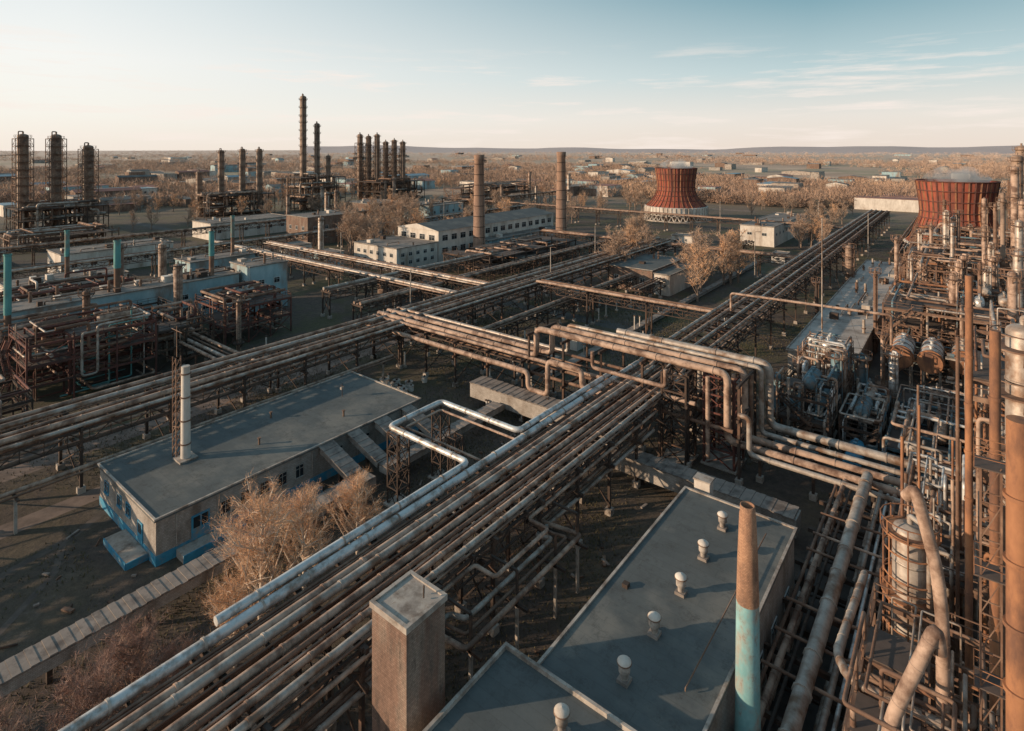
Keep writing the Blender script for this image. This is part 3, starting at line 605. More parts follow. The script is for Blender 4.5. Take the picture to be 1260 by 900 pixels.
# ---------------------------------------------------------------- tall chimneys
for x,y,h,r,r2 in ((-155,175,42.5,2.6,1.9),(-144.7,219.5,43.5,2.6,1.9)):
    e=thing('factory_chimney','tall round brick chimney with steel bands and ladder','chimney',(x,y,0),'tall brick chimneys')
    b=B();b.lathe((x,y),[(r*1.25,-.1),(r*1.25,2.5),(r,2.6),(r2,h-2.5),(r2*1.12,h-2),(r2*1.15,h),(r2*.8,h),(r2*.75,h-2)],'chimney_brick',28);part(b,'shaft',e)
    for i in range(9):
        z=5+i*4.2;rr=r+(r2-r)*z/h; b=B();b.lathe((x,y),[(rr,z),(rr+.08,z),(rr+.08,z+.25),(rr,z+.25)],DRK,28);part(b,'band',e)
    b=B()
    for d in (-.25,.25): b.beam((x+r+.2,y-.4+d,2),(x+r2+.2,y-.4+d,h),.09,DRK)
    for i in range(50): t=i/50; b.beam((x+r+.2+(r2-r)*t,y-.65,2+(h-2)*t),(x+r+.2+(r2-r)*t,y-.15,2+(h-2)*t),.07,DRK)
    part(b,'ladder',e)
# ---------------------------------------------------------------- cooling towers
def steam_mat():
    m=bpy.data.materials.new('steam');m.use_nodes=True;N=m.node_tree.nodes;L=m.node_tree.links
    N.remove(N['Principled BSDF']);vs=N.new('ShaderNodeVolumePrincipled');vs.inputs['Color'].default_value=(1,1,1,1);vs.inputs['Anisotropy'].default_value=.2
    tc=N.new('ShaderNodeTexCoord');no=N.new('ShaderNodeTexNoise');no.inputs['Scale'].default_value=.16;no.inputs['Detail'].default_value=4;L.new(tc.outputs['Object'],no.inputs[0])
    mr=N.new('ShaderNodeMapRange');mr.inputs[1].default_value=.44;mr.inputs[2].default_value=.75;mr.inputs[4].default_value=.3;L.new(no.outputs[0],mr.inputs[0]);L.new(mr.outputs[0],vs.inputs['Density'])
    L.new(vs.outputs[0],N['Material Output'].inputs['Volume']);MATS['steam']=m
steam_mat()
def cooling(x,y,s,label,skirt=1.0):
    e=thing('cooling_tower',label,'cooling tower',(x,y,0),'hyperbolic cooling towers')
    P=[(18.8*skirt,8.5),(16.9*skirt,10.2),(14.6*(skirt+1)/2,12.6),(12.7,15.5),(11.6,18.5),(11.3,21),(11.6,25),(12.2,29),(12.7,32.6)]
    P=[(a*s,c*s) for a,c in P]
    b=B();b.lathe((x,y),P+[(12.3*s,32.6*s),(11.5*s,27*s)],'cooling_tower_orange',48);part(b,'shell',e)
    b=B()
    for i in range(40):
        t=2*math.pi*i/40;ca,sa=math.cos(t),math.sin(t)
        for j in range(len(P)-1): b.beam((x+(P[j][0]+.12)*ca,y+(P[j][0]+.12)*sa,P[j][1]),(x+(P[j+1][0]+.12)*ca,y+(P[j+1][0]+.12)*sa,P[j+1][1]),.32*s,RED if i%2 else ORG,.5*s)
    part(b,'ribs',e)
    b=B()
    for r,z in P[2:]: b.lathe((x,y),[(r,z-.18),(r+.4,z-.18),(r+.4,z+.18),(r,z+.18)],RED,48)
    part(b,'hoops',e)
    b=B();R=19.2*s*skirt;b.lathe((x,y),[(R,3.6*s),(R+.2,3.6*s),(R+.2,8.6*s),(R*.97,8.9*s)],CON,48,True)
    for i in range(48):
        t=2*math.pi*i/48; b.beam((x+(R+.3)*math.cos(t),y+(R+.3)*math.sin(t),3.4*s),(x+(R+.3)*math.cos(t),y+(R+.3)*math.sin(t),8.7*s),.3,'pale_concrete')
    part(b,'louvre_band',e)
    b=B()
    for i in range(36):
        t=2*math.pi*i/36;t2=2*math.pi*(i+.5)/36;t3=2*math.pi*(i+1)/36
        b.beam((x+R*1.03*math.cos(t),y+R*1.03*math.sin(t),0),(x+R*.98*math.cos(t2),y+R*.98*math.sin(t2),3.7*s),.5,CON);b.beam((x+R*1.03*math.cos(t3),y+R*1.03*math.sin(t3),0),(x+R*.98*math.cos(t2),y+R*.98*math.sin(t2),3.7*s),.5,CON)
    part(b,'leg',e)
    b=B();b.lathe((x,y),[(R*1.12,0),(R*1.12,.9),(R*1.08,.9),(R*1.08,0)],'pale_concrete',48,True);part(b,'basin',e)
    b=B();b.lathe((x,y),[(.1,31*s),(9*s,31.5*s),(11*s,33.5*s),(9*s,36*s),(5*s,38*s),(.1,38.5*s)],'steam',20)
    o=solo(b,'steam','thin white steam drifting above cooling tower rim','steam',(x,y,30));o['kind']='stuff'
cooling(-145.6,353,1.0,'dark orange rusty flared cooling tower on white louvred base')
cooling(-3.3,279,1.0,'dark orange rusty flared cooling tower behind process pipes',.86)
# ---------------------------------------------------------------- buildings
building('factory_hall','long whitewashed factory hall with grey gable roof',-187,-163,160,240,12.5,CON,'bitumen_roof',(4.5,9.5),ww=3,wh=2.2,sp=5,gable=2.2)
building('factory_annex','white and pale blue annex block with flat roof',-187,-162,138,158.5,8.5,CON,'light_roof',(3,6),ww=1.6,wh=1.3,sp=3.4,clutter=5)
building('factory_annex','low pale blue lean-to along the white hall',-162.8,-156,182,236,6.5,'pale_blue_wall','light_roof',(3.5,),sp=6,clutter=6)
building('brick_building','square brown brick building with dark flat roof',-92,-76.5,167,192,7,'brown_brick','bitumen_roof',(3.6,),sp=4,clutter=5)
building('white_annex','white corrugated annex beside brown brick building',-76.3,-71,167.5,188,6.2,CON,'bitumen_roof',(),sp=4)
building('white_shed','long white block with pale roof and vents',-84,-69,280,345,9,CON,'light_roof',(5.5,),ww=2,wh=1.2,sp=6,clutter=16)
building('brick_hut','small red brick hut with flat roof',-127,-117,243,256,5.5,'brown_brick','light_roof',(2.6,),sp=4)
building('brick_block','tall pinkish brick block with flat roof',-256,-238,150,176,13,'brown_brick','light_roof',(4,8),sp=5,clutter=5)
building('pump_house','long low roof of pale concrete beside the process unit',-28,-16.5,124,240,5,'grey_brick_wall','pale_strip_roof',(),parapet=.5,clutter=26)
building('process_hall','long pale blue process hall with grey flat roof',-166,-157,18,78,10.6,'pale_blue_wall','light_roof',(3.5,7),ww=2,wh=1.2,sp=5,clutter=30)
building('process_block','tall pale blue block at the end of the process hall',-164,-153,79,90,12.6,'pale_blue_wall','light_roof',(4,8),ww=1.6,wh=1.4,sp=4,clutter=5)
building('process_hall','pale blue process hall with weathered flat roof',-214,-202,84,112,7,'pale_blue_wall','light_roof',(4,),sp=5,clutter=10)
building('process_hall','concrete process hall with weathered flat roof',-216,-202,38,66,7,CON,'light_roof',(4,),sp=5,clutter=12)
building('process_hall','concrete process hall with weathered flat roof',-262,-246,60,96,8,CON,'light_roof',(4,),sp=5,clutter=12)
building('storage_shed','long storage shed with pale roof',-310,-290,130,172,8,CON,'light_roof',(4,),sp=6,clutter=8)
building('workshop_hall','white workshop hall with blue roof band',-580,-545,165,200,11,CON,'shed_roof_blue',(4,8),sp=5)
building('workshop_hall','brown brick workshop with flat roof',-330,-300,235,262,9,'brown_brick','light_roof',(5,),sp=5,clutter=8)
building('workshop_hall','pale blue workshop with flat roof',-290,-262,250,280,9,'pale_blue_wall','light_roof',(5,),sp=5,clutter=8)
for x,y,w,l,h,m in ((-112,104,5,6,3.5,CON),(-140,120,8,10,5,'brown_brick'),(-112,160,5,8,4,'pale_blue_wall'),(-70,112,4,5,3,CON),(-88,145,5,7,3.5,'brown_brick'),(-190,128,10,8,6,'pale_blue_wall'),(-58,245,5,8,3.5,CON),(-105,265,10,7,4,CON),(-215,130,9,9,6,CON)):
    building('service_hut','small flat roofed service hut between pipe trestles',x-w/2,x+w/2,y-l/2,y+l/2,h,m,'light_roof',(h*.55,),ww=1,wh=1,sp=3,group='small service huts')
rn=random.Random(21);cnt=0
while cnt<280:
    vv=rn.uniform(6,64);d=32000/vv; a=math.radians(38.3+rn.uniform(-42,42)); x=-d*math.sin(a);y=d*math.cos(a)
    if x>30 or (-480<x and y<470): continue
    cnt+=1
    w=rn.uniform(8,18)*(1+d/3500);l=rn.uniform(12,40)*(1+d/3500);h=rn.uniform(5,13)
    if rn.random()<.5: w,l=l,w
    building('distant_shed',rn.choice(('low distant factory shed with pale roof','distant block with weathered walls among bare trees')),x-w/2,x+w/2,y-l/2,y+l/2,h,rn.choice((CON,'pale_concrete','brown_brick','grey_brick_wall','pale_blue_wall','brown_brick')),rn.choice(('light_roof','light_roof','bitumen_roof','shed_roof_red','shed_roof_blue')),(),group='distant sheds across the plain',gable=rn.choice((0,0,2)),parapet=0)
# ---------------------------------------------------------------- left process unit
frame(-138,-126,26,46,[4.2,7.6,11.2],6,RED,'red rusty open steel structure with pipes and vessels',11,26,(SIL,PNK,RUS,RED,'teal_paint'),fill=.25,cw=.26)
frame(-140,-128,47,58,[4.2,8.0],6,DRK,'dark steel structure with pipes and vessels',21,14,(SIL,PNK,RUS,RED),fill=.25,cw=.26)
frame(-146,-131,62,78,[4.5,8.5],6,RED,'red rusty open steel structure with pipes and vessels',12,20,(SIL,PNK,RUS,RED),fill=.25,cw=.26)
frame(-152,-143,14,56,[5,8.4],6,DRK,'dark steel structure in front of pale blue hall',14,20,(SIL,PNK,RUS,'teal_paint'),fill=.25,cw=.26)
frame(-125,-113,12,24,[3.6,6.5],6,DRK,'dark low steel structure crowded with pipes',13,12,(SIL,PNK,RUS,RED),fill=.25,cw=.24)
frame(-196,-178,30,62,[4.5,8],7,DRK,'dark open steel structure between halls',15,20,(SIL,PNK,RUS,RED),fill=.2,pr=(.15,.35),cw=.28)
for i,(x,y,z,r,L,m) in enumerate([(-134,32,12.2,.9,6,RUS),(-131,41,12.2,.9,6,PNK),(-140,70,9.5,1.0,6,SIL)]):
    hvessel(x,y,z,r,L,'y',m,'horizontal vessel lying on the steel deck')
for x,y,z0,h,r in ((-161,50.3,10.7,12.2,.75),(-160,72,10.7,12,.7),(-150,28,2,22,.65),(-207,52,7.1,14,.65),(-206,100,7.1,14,.65)):
    b=B();b.cyl((x,y,z0),(x,y,z0+h*.45),r*.9,RUS,r*.9,16);b.cyl((x,y,z0+h*.45),(x,y,z0+h),r,'teal_paint',r*.92,16);b.cyl((x,y,z0+h-.3),(x,y,z0+h),r*1.1,'teal_paint',n=16);b.cyl((x,y,z0+h*.5),(x,y,z0+h*.5+.2),r*1.1,'teal_paint',n=16)
    solo(b,'exhaust_stack','teal painted steel exhaust stack standing above process hall','chimney',(x,y,z0),'teal exhaust stacks')
for x,y,h,r,m in ((-151,60,17,1.0,PNK),(-146,40,15,.7,RUS),(-125,62,12,.5,PNK),(-190,60,18,1.0,CBR),(-187,70,17,1.1,PNK),(-185,122,20,1,SIL)):
    column(x,y,0,h,r,m,'weathered vertical column beside steel structure',2,side=False)
# ---------------------------------------------------------------- far left towers
DC='slim weathered distillation column wrapped in ladders and platforms'
for x,y,h in ((-402,81.4,53),(-396,94.5,53),(-391,108,47)): column(x,y,0,h,2.5,CBR,DC,10,side=True,pw=1.3,pm=RUS,ps=1.5);scaffold(x,y,3.8,h*.95)
for x,y,h in ((-395,184,44),(-390,196,45),(-386,206,45),(-400,172,30)): column(x,y,0,h,2.0,CBR,DC,7,side=True,pw=.9,pm=RUS,ps=1.4)
column(-385,239,0,84,2.3,CBR,'very tall slim column ringed with platforms',12,side=True,pw=.8,pm=DRK,ps=1.3)
column(-381,248,0,64,2.0,CBR,'tall slim column ringed with platforms',9,side=True,pw=.8,pm=DRK,ps=1.3)
column(-377,255,0,40,1.7,CBR,DC,5,side=False,pw=.9,pm=RUS,ps=1.4)
for i in range(6): column(-425+i*6.0,320+i*4.7,0,58-(5 if i>2 else 0)-(i%2)*1.5,2.4,CBR,DC,8,side=True,pw=1.0,pm=RUS,ps=1.4)
for i in (0,1,3,4): scaffold(-425+i*6.0,320+i*4.7,3.2,50-(5 if i>2 else 0),DRK)
frame(-410,-385,76,116,[7,13],9,DRK,'large dark steel structure around distillation columns',31,24,pr=(.3,.8),cw=.4)
frame(-405,-380,170,214,[7,14],9,DRK,'large dark steel structure around distillation columns',32,24,pr=(.3,.8),cw=.4)
frame(-395,-370,228,265,[8,16,24],9,DRK,'large dark steel structure around distillation columns',33,24,pr=(.3,.8),cw=.4)
frame(-430,-390,315,365,[8,16],10,DRK,'large dark steel structure around distillation columns',34,24,pr=(.3,.8),cw=.4)
frame(-330,-310,330,420,[7,13],10,RUS,'large brown steel structure crowded with pipes',35,24,pr=(.3,.7),cw=.4)
frame(-345,-318,60,100,[6],9,RUS,'low brown steel structure crowded with pipes',36,18,pr=(.3,.7),cw=.4)
frame(-300,-284,24,54,[6],8,RUS,'low brown steel structure crowded with pipes',37,16,pr=(.3,.6),cw=.4)
frame(-150,-128,150,205,[4,7],7,DRK,'dark steel structure crowded with pipes',39,16,pr=(.25,.5))
for i in range(12):
    x,y=rn.uniform(-360,-260),rn.uniform(180,430); column(x,y,0,rn.uniform(14,26),rn.uniform(.9,1.5),rn.choice((CBR,SIL,PNK)),'medium weathered process column with platforms',3,side=False)
# ---------------------------------------------------------------- right side process area
PP=(SIL,PNK,RUS,SIL,BLG,PNK,ORG)
frame(-23,-16,95,106,[4.2,7.6],4,DRK,'dark steel structure packed with blue grey heat exchangers',51,24,(SIL,BRT,BLG,SIL,PNK),fill=.3,cw=.2,pr=(.08,.26))
frame(-15,-10,98,114,[3.8],4,DRK,'low steel structure packed with blue grey machinery',63,24,(SIL,BRT,BLG,PNK),fill=.3,cw=.2,pr=(.08,.26))
frame(-23,-16,109,119,[5.0,9.4],4,RUS,'brown steel structure packed with pipes',64,22,(SIL,BRT,BLG,PNK),fill=.3,cw=.2,pr=(.08,.26))
frame(-13,5.5,134,166,[5,9.5,14],6,RUS,'brown steel structure packed with pipes and vessels',52,56,PP,fill=.3,pr=(.08,.32),cw=.26)
frame(-13,8.5,171,214,[6,11,16],6.5,RUS,'brown steel structure packed with pipes and vessels',53,56,PP,fill=.3,cw=.28)
frame(-14,13,219,252,[6,12,17],7,RUS,'brown steel structure packed with pipes and vessels',54,44,PP,pr=(.2,.5),fill=.35,cw=.32)
frame(14,34,250,330,[8,15,22,30],9,RUS,'tall brown steel structure behind cooling tower',55,24,PP,pr=(.3,.7),cw=.5)
frame(-9,1.5,92,120,[3.0],5,BLG,'low blue grey platform with pumps and exchangers',56,32,(SIL,BRT,PNK,BLG),pr=(.08,.26),cw=.24)
frame(.2,6,57,78,[6,11,16,21,26],4,RUS,'tall brown rusty steel structure beside columns',57,50,(SIL,PNK,ORG,RUS),pr=(.07,.2),cw=.18,fill=.35)
frame(3,9,84,124,[6,12,18],6,RUS,'brown steel structure packed with pipes and vessels',58,40,PP,pr=(.1,.3),fill=.35,cw=.24)
for x,y,z,r,L,ax,m,l in [(-21.5,99,5.6,.9,5,'y',BLG,'blue grey heat exchanger drum on steel deck'),(-18,102,5.6,.9,6,'y',BLG,'blue grey heat exchanger drum on steel deck'),(-19,100,9.0,.9,5,'y',BLG,'blue grey heat exchanger drum on steel deck'),(-12.5,103,5.2,1.0,5,'y',BLG,'blue grey heat exchanger drum on steel deck'),(-12.5,110,5.0,.9,5,'y',SIL,'silver drum on steel deck'),(-19,114,10.8,.9,5,'y',BRT,'silver drum on steel deck'),(-12.5,94,1.6,1.1,6,'y','blue_paint','bright blue horizontal exchanger on low saddles'),(-19.5,91.5,1.4,.9,5,'x',BLG,'blue grey horizontal exchanger on low saddles'),(-6,98,3.9,.8,5,'y',SIL,'silver horizontal pump vessel on platform'),(-3,104,3.9,.8,5,'y',SIL,'silver horizontal pump vessel on platform'),(-6,110,3.9,.8,6,'y',BRT,'silver horizontal pump vessel on platform')]:
    hvessel(x,y,z,r,L,ax,m,l)
for x,y,z,h,r,m in ((-17,108,0,11,.8,BLG),(-14.5,116,0,9,.9,BLG),(-22,107,0,9,.6,SIL),(-10,118,0,10,.6,BRT),(-24.5,101,0,8,.6,BLG)): column(x,y,z,h,r,m,'blue grey vertical vessel among pipework',2,side=True,pm=RUS)
for x in (-9.3,-5.0): hvessel(x,128,8,1.75,9,'y',BRT,'white horizontal drum with rusty pink end cover',endm=ORG,legz=6)
hvessel(-.6,131,8,1.75,9,'y',SIL,'white horizontal drum with rusty pink end cover',endm=ORG,legz=6)
rn=random.Random(77)
for i in range(40):
    y=rn.uniform(135,250);x=rn.uniform(-12,.04*y); z=rn.choice((5,9.5,14)); r=rn.uniform(.5,1.1)
    if rn.random()<.4: hvessel(x,y,z+r+.3,r,rn.uniform(4,7),'y',rn.choice((SIL,BRT,PNK,BLG)),'weathered drum lying on steel deck')
    else: column(x,y,0,z+rn.uniform(5,13),r*.8,rn.choice((SIL,PNK,CBR,PNK)),'weathered vertical vessel rising through steel decks',4,side=True,pm=RUS)
for i in range(40):
    y=rn.uniform(92,250);x=rn.uniform(-9,1.5) if y<120 else rn.uniform(-12,4); pump(x,y,3.05 if y<120 else rn.choice((5.05,9.55)),rn.choice((BLG,SIL,RUS)))
for x,y,h,r,m in [(-28.8,205.8,15,1.1,CBR),(-14.5,180,22,.45,PNK),(-16,150,18,.35,RUS),(-29.5,160,12,.4,DRK),(12,235,43,1.4,CBR),(10.5,215,40,.9,PNK),(14.5,262,46,1.6,CBR),(10,178,33,.7,PNK),(8.5,160,30,.7,SIL),(7,135,27,.7,SIL),(5.5,118,26,.6,PNK),(-8,200,24,.35,PNK),(-3,185,26,.45,SIL),(2,150,22,.35,RUS),(-6,240,28,.5,RUS),(4,225,30,.6,PNK),(0,110,14,.35,SIL),(-12,123,12,.3,PNK),(-10,160,20,.3,SIL),(6,205,30,.45,RUS),(-2,212,27,.4,CBR),(7,190,34,.5,CBR),(3,170,26,.4,PNK)]:
    column(x,y,0,h,r,m,'slim weathered process stack among pipework',5 if r>.6 else 2,side=False,name='process_stack',cat='industrial stack',pm=RUS)
b=B();b.cyl((-21.2,120,0),(-21.2,120,32),.18,SIL,.08,8)
for a in range(3):
    t=a*2.1; b.beam((-21.2,120,29),(-21.2+9*math.cos(t),120+9*math.sin(t),0),.03,DRK)
solo(b,'guyed_mast','slender grey guyed mast rising over process plant','mast',(-21.2,120,0))
def stack(x,y,z0,h,r,m,label,n=16):
    e=thing('vertical_pipe_stack',label,'pipe stack',(x,y,z0),'orange vertical stacks')
    b=B();b.cyl((x,y,z0),(x,y,z0+h),r,m,n=n)
    part(b,'shell',e)
    for i in range(int(h/3.5)):
        z=z0+1.5+i*3.5;b=B();b.cyl((x,y,z),(x,y,z+.22),r*1.22,m,n=n);part(b,'flange',e)
stack(.1,54.4,0,35.6,.24,ORG,'thin orange rusty vertical pipe')
stack(1.35,46.3,0,33.8,.28,ORG,'orange rusty vertical pipe with flanges')
stack(2.25,41.6,0,30.3,.60,ORG,'thick orange rusty column with flanged joints',24)
stack(1.72,44.5,0,24,.1,RUS,'thin orange rusty vertical pipe')
stack(-.6,58,0,30,.13,RUS,'thin orange rusty vertical pipe')
for i in range(18): 
    x=rn.uniform(-5,1.6);y=rn.uniform(50,78); stack(x,y,0,rn.uniform(9,22),rn.uniform(.05,.14),rn.choice((SIL,PNK,RUS,ORG)),'thin weathered vertical pipe beside steel platforms',8)
e=thing('access_platform_tower','rusty ladder tower with grating landings beside orange column','steel structure',(1.0,42.5,0))
b=B()
for p in ((.6,42),(1.5,42),(1.5,43.2),(.6,43.2)): b.beam((*p,0),(*p,27),.09,RUS)
for i in range(12):
    z=2+i*2.1
    for p,q in (((.6,42),(1.5,42)),((1.5,42),(1.5,43.2)),((1.5,43.2),(.6,43.2)),((.6,43.2),(.6,42))): b.beam((*p,z),(*q,z),.06,RUS)
    b.beam((.6,42,z),(1.5,42,z+2.1),.045,RUS)
part(b,'steel_frame',e)
for z in (8.3,14.6,20.9,27): b=B();b.box(.3,1.8,41.8,43.4,z,z+.06,'steel_grating');b.rail(.3,1.8,41.8,43.4,z+.06,ORG,.8,1.0,.035);part(b,'landing',e)
column(3.0,52.5,0,33,.95,SIL,'large pale column with platforms and brackets',8,pm=RUS,n=28)
column(-3.6,56,0,15,1.2,SIL,'silver vertical vessel wrapped in rusty pipe cage',3,pm=ORG,n=24,side=True)
e=thing('pipe_cage','orange pipe cage wrapped around silver vessel','pipework',(-3.6,56,0))
b=B()
for i in range(8):
    t=2*math.pi*i/8; b.cyl((-3.6+1.8*math.cos(t),56+1.8*math.sin(t),1),(-3.6+1.8*math.cos(t),56+1.8*math.sin(t),14.5),.07,ORG,n=6)
for z in (3,5,7,9,11,13,14.4):
    b.sweep([(-3.6+1.8*math.cos(2*math.pi*k/16),56+1.8*math.sin(2*math.pi*k/16),z) for k in range(17)],.07,ORG,6)
part(b,'cage',e)
def duct(path,r,m,label):
    b=B();b.pipe(path,r,m,20,r*3.2);b.bands(path,r*.93,m,1.6,20,.06)
    return solo(b,'insulated_duct',label,'duct',tuple(path[0]),'thick bent insulated ducts')
duct([(-3.1,45.3,22.4),(-2.6,44.8,23.3),(-1.45,44.2,19),(-1.15,43.6,16),(-1.15,43.6,1)],.36,PNK,'thick pink insulated duct bent over at top')
duct([(-1.2,39.9,17.0),(-1.35,39.8,18.4),(-3.4,38.3,13),(-4.2,37.8,2)],.36,PNK,'thick pink insulated duct with downward bend')
duct([(-1.2,43,10.5),(-6,43,10.5),(-7.2,46,9.5),(-7.2,60,7)],.30,SIL,'silver insulated duct crossing below the bent ducts')
frame(-5.6,1.5,36,52,[6,10.5],3.5,RUS,'brown rusty steel platforms beneath bent ducts',61,36,(SIL,PNK,ORG,RUS),pr=(.05,.18),cw=.16,fill=.35)
frame(-5,0,60,80,[4,9],4,RUS,'brown steel structure packed with pipes near silver vessel',62,38,(SIL,PNK,RUS,BRT),pr=(.08,.2),cw=.18,fill=.35)
for i,(x,r,m,z) in enumerate([(-12.4,.16,RUS,4.2),(-11.7,.26,PNK,4.2),(-10.9,.14,DRK,4.2),(-9.4,.60,SIL,5.0),(-8,.24,SIL,4.2),(-7.3,.16,BRT,4.2),(-6.6,.26,PNK,4.2),(-5.9,.14,BRT,4.2),(-12,.22,PNK,2.2),(-10.6,.26,DRK,2.2),(-8.6,.26,SIL,2.2),(-7,.26,PNK,2.2)]):
    pipeline([(x,20,z+r),(x,81,z+r)],r,m,step=3)
rack('y',-12.8,-5.6,20,81,[2.1,4.1],6,cols=2,truss=False,label='low steel trestle packed with pipes beside the hall')
for y in (47,51,55,63,66,70): pipeline([(-12.5,y,5.4),(-5,y,5.4),(-5,y,8)],.13,random.choice((SIL,RUS,PNK)),label='small crossover pipe above the low trestle')
# ---------------------------------------------------------------- yard items
rn=random.Random(5)
for i in range(60):
    x=rn.uniform(-92,-46);y=rn.uniform(66,150)
    if rn.random()<.4: x=rn.uniform(-124,-102);y=rn.uniform(40,130)
    h=rn.uniform(1.2,4.5);b=B()
    b.cyl((x,y,0),(x,y,h),.16,CON,n=8);b.box(x-.35,x+.35,y-.35,y+.35,-.05,.4,'pale_concrete');b.box(x-.3,x+.3,y-.15,y+.15,h,h+.2,DRK)
    solo(b,'bollard_post','whitewashed concrete support post standing in the yard','post',(x,y,0),'whitewashed posts in the yard')
for i in range(14):
    x=rn.uniform(-90,-80);y=rn.uniform(66,78);b=B();r=rn.uniform(.5,.9)
    b.cyl((x,y,0),(x,y,.9),r,CON,n=14);b.cyl((x,y,.9),(x,y,1.0),r*1.1,'pale_concrete',n=14);b.cyl((x,y,1.0),(x,y,1.25),r*.3,DRK,n=8)
    solo(b,'manhole_shaft','round white concrete manhole shaft with lid','manhole',(x,y,0),'round concrete manholes')
for x,y in ((-27,56),(-28,50)):
    b=B();b.cyl((x,y,0),(x,y,.4),.9,'pale_concrete',n=18);b.cyl((x,y,.4),(x,y,.5),.6,DRK,n=14);solo(b,'manhole_shaft','round concrete manhole shaft with dark lid','manhole',(x,y,0),'round concrete manholes')
for i in range(60):
    x=rn.choice((rn.uniform(-84,-63),rn.uniform(-58,-45),rn.uniform(-33,-26)));y=rn.uniform(6,24) if x<-60 else rn.uniform(40,75)
    b=B();L=rn.uniform(.4,1.6);a=rn.uniform(0,3.14);b.beam((x,y,.1),(x+L*math.cos(a),y+L*math.sin(a),rn.uniform(.1,.25)),rn.uniform(.1,.4),rn.choice(('concrete_slab',DRK,RUS)),.18)
    solo(b,'concrete_rubble','broken concrete slab or scrap lying on the ground','debris',(x,y,0),'debris in the yard')
for x,y,h in [(-112,100,14),(-96,140,16),(-58,210,16),(-110,190,16),(-170,120,16),(-60,330,18),(-30,260,20),(-220,220,18),(-100,300,18),(-300,300,20)]:
    e=thing('lamp_mast','slender concrete lamp mast with floodlight arm','lamp post',(x,y,0),'lamp masts');b=B();b.cyl((x,y,0),(x,y,h),.2,'pale_concrete',.12,8);part(b,'pole',e)
    b=B();b.beam((x,y,h),(x+1.6,y,h+.2),.1,DRK);b.box(x+1.2,x+2.0,y-.2,y+.2,h+.05,h+.22,DRK);part(b,'lamp_head',e)
# ---------------------------------------------------------------- trees
def tree_meshes(h,seed,limbs,subs,twigs,tw,bark,tm,spread=.34,lo=.16,tl=.5,bw=1.0):
    rn=random.Random(seed)
    b=B();pts=[V((0,0,-.1))];p=V((0,0,0))
    for i in range(1,8): p=V((p.x+rn.uniform(-.02,.02)*h,p.y+rn.uniform(-.02,.02)*h,h*i/7*.94)); pts.append(p.copy())
    rs=[(h*.017*(1-.92*i/7)+.01)*bw for i in range(8)]
    b.sweep(pts,rs,bark,7)
    c=B();ends=[]
    for i in range(limbs):
        t=lo+(.95-lo)*((i+rn.random())/limbs); k=t*7*.99;j=min(6,int(k));q=pts[j].lerp(pts[j+1],k-j)
        a=rn.uniform(0,2*math.pi);L=h*spread*(1.15-.75*t)*rn.uniform(.75,1.2);d=V((math.cos(a),math.sin(a),rn.uniform(.5,1.2))).normalized()
        lp=[q];w=q.copy()
        for s in range(4): d=(d+V((rn.uniform(-.15,.15),rn.uniform(-.15,.15),.1))).normalized(); w=w+d*L/4*1.2;lp.append(w.copy())
        b.sweep(lp,[(h*.008*(1-t*.6)*(1-.8*s/4)+.012)*bw for s in range(5)],bark,5,False)
        for s in range(subs):
            u=rn.uniform(.2,1)*4*.99;j2=int(u);q2=lp[j2].lerp(lp[j2+1],u-j2)
            d2=(d*.8+V((rn.uniform(-1,1),rn.uniform(-1,1),rn.uniform(-.3,.7)))).normalized();e2=q2+d2*L*rn.uniform(.3,.6)
            c.sweep([q2,(q2+e2)/2+V((0,0,.1)),e2],[(h*.0026+.008)*bw,.018*bw,.008],bark,3,False)
            ends.append((q2,e2))
    m=c.mi(tm);N=twigs
    E=[ends[i%len(ends)] for i in range(N)]
    for (q,e2) in E:
        t=rn.uniform(.05,1.0);sd=.008+.012*t;p=q.lerp(e2,t)+V((rn.gauss(0,sd),rn.gauss(0,sd),rn.gauss(0,sd)))*h
        dd=(e2-q).normalized()
        d=(dd*1.1+V((rn.gauss(0,.8),rn.gauss(0,.8),rn.gauss(-.05,.6)))).normalized()*tl*rn.uniform(.5,1.4);s=d.cross(V((rn.gauss(0,1),rn.gauss(0,1),rn.gauss(0,1)))).normalized()*tw
        n=len(c.v);c.v+=[tuple(p-s),tuple(p+s),tuple(p+d)];c.face([n,n+1,n+2],m)
    return b.mesh('trunk'),c.mesh('crown')
T={}
T['birch1']=tree_meshes(11.5,1,30,9,7500,.013,'birch_bark','twig_gold',.42,.14,.75,1.35)
T['birch2']=tree_meshes(10.5,2,28,9,7000,.013,'birch_bark','twig_gold',.42,.14,.75,1.35)
T['bush']=tree_meshes(8,3,32,9,8500,.012,'bark_dark','twig_red',.5,.05,.65,1.2)
for i in range(4): T['m%d'%i]=tree_meshes(11,10+i,16,6,1300,.036,'bark_dark',('twig_grey','twig_grey','twig_gold','twig_grey')[i],.38,.12,.95,1.5)
def tree(kind,x,y,s=1,label='bare leafless tree with fine brown twigs',rz=None):
    e=thing('tree',label,'tree',(x,y,0),'bare spring trees')
    e.scale=(s,s,s);e.rotation_euler=(0,0,rz if rz is not None else random.uniform(0,6.28))
    for nm,me in zip(('trunk','crown'),T[kind]):
        o=bpy.data.objects.new(nm,me);o.parent=e;link(o)
GL='golden sunlit birch with pale trunk and fine twigs'
tree('birch1',-51.9,28.0,1.08,GL);tree('birch2',-52.8,33,.92,GL);tree('birch2',-52,39,.84,GL);tree('birch1',-50,24.5,.66,GL)
for x,y,s in ((-51.5,17,.85),(-49.5,13.8,.9),(-50,20,.55),(-50,8,.9)): tree('bush',x,y,s,'reddish brown leafless shrubby tree beside the gallery')
rn=random.Random(9)
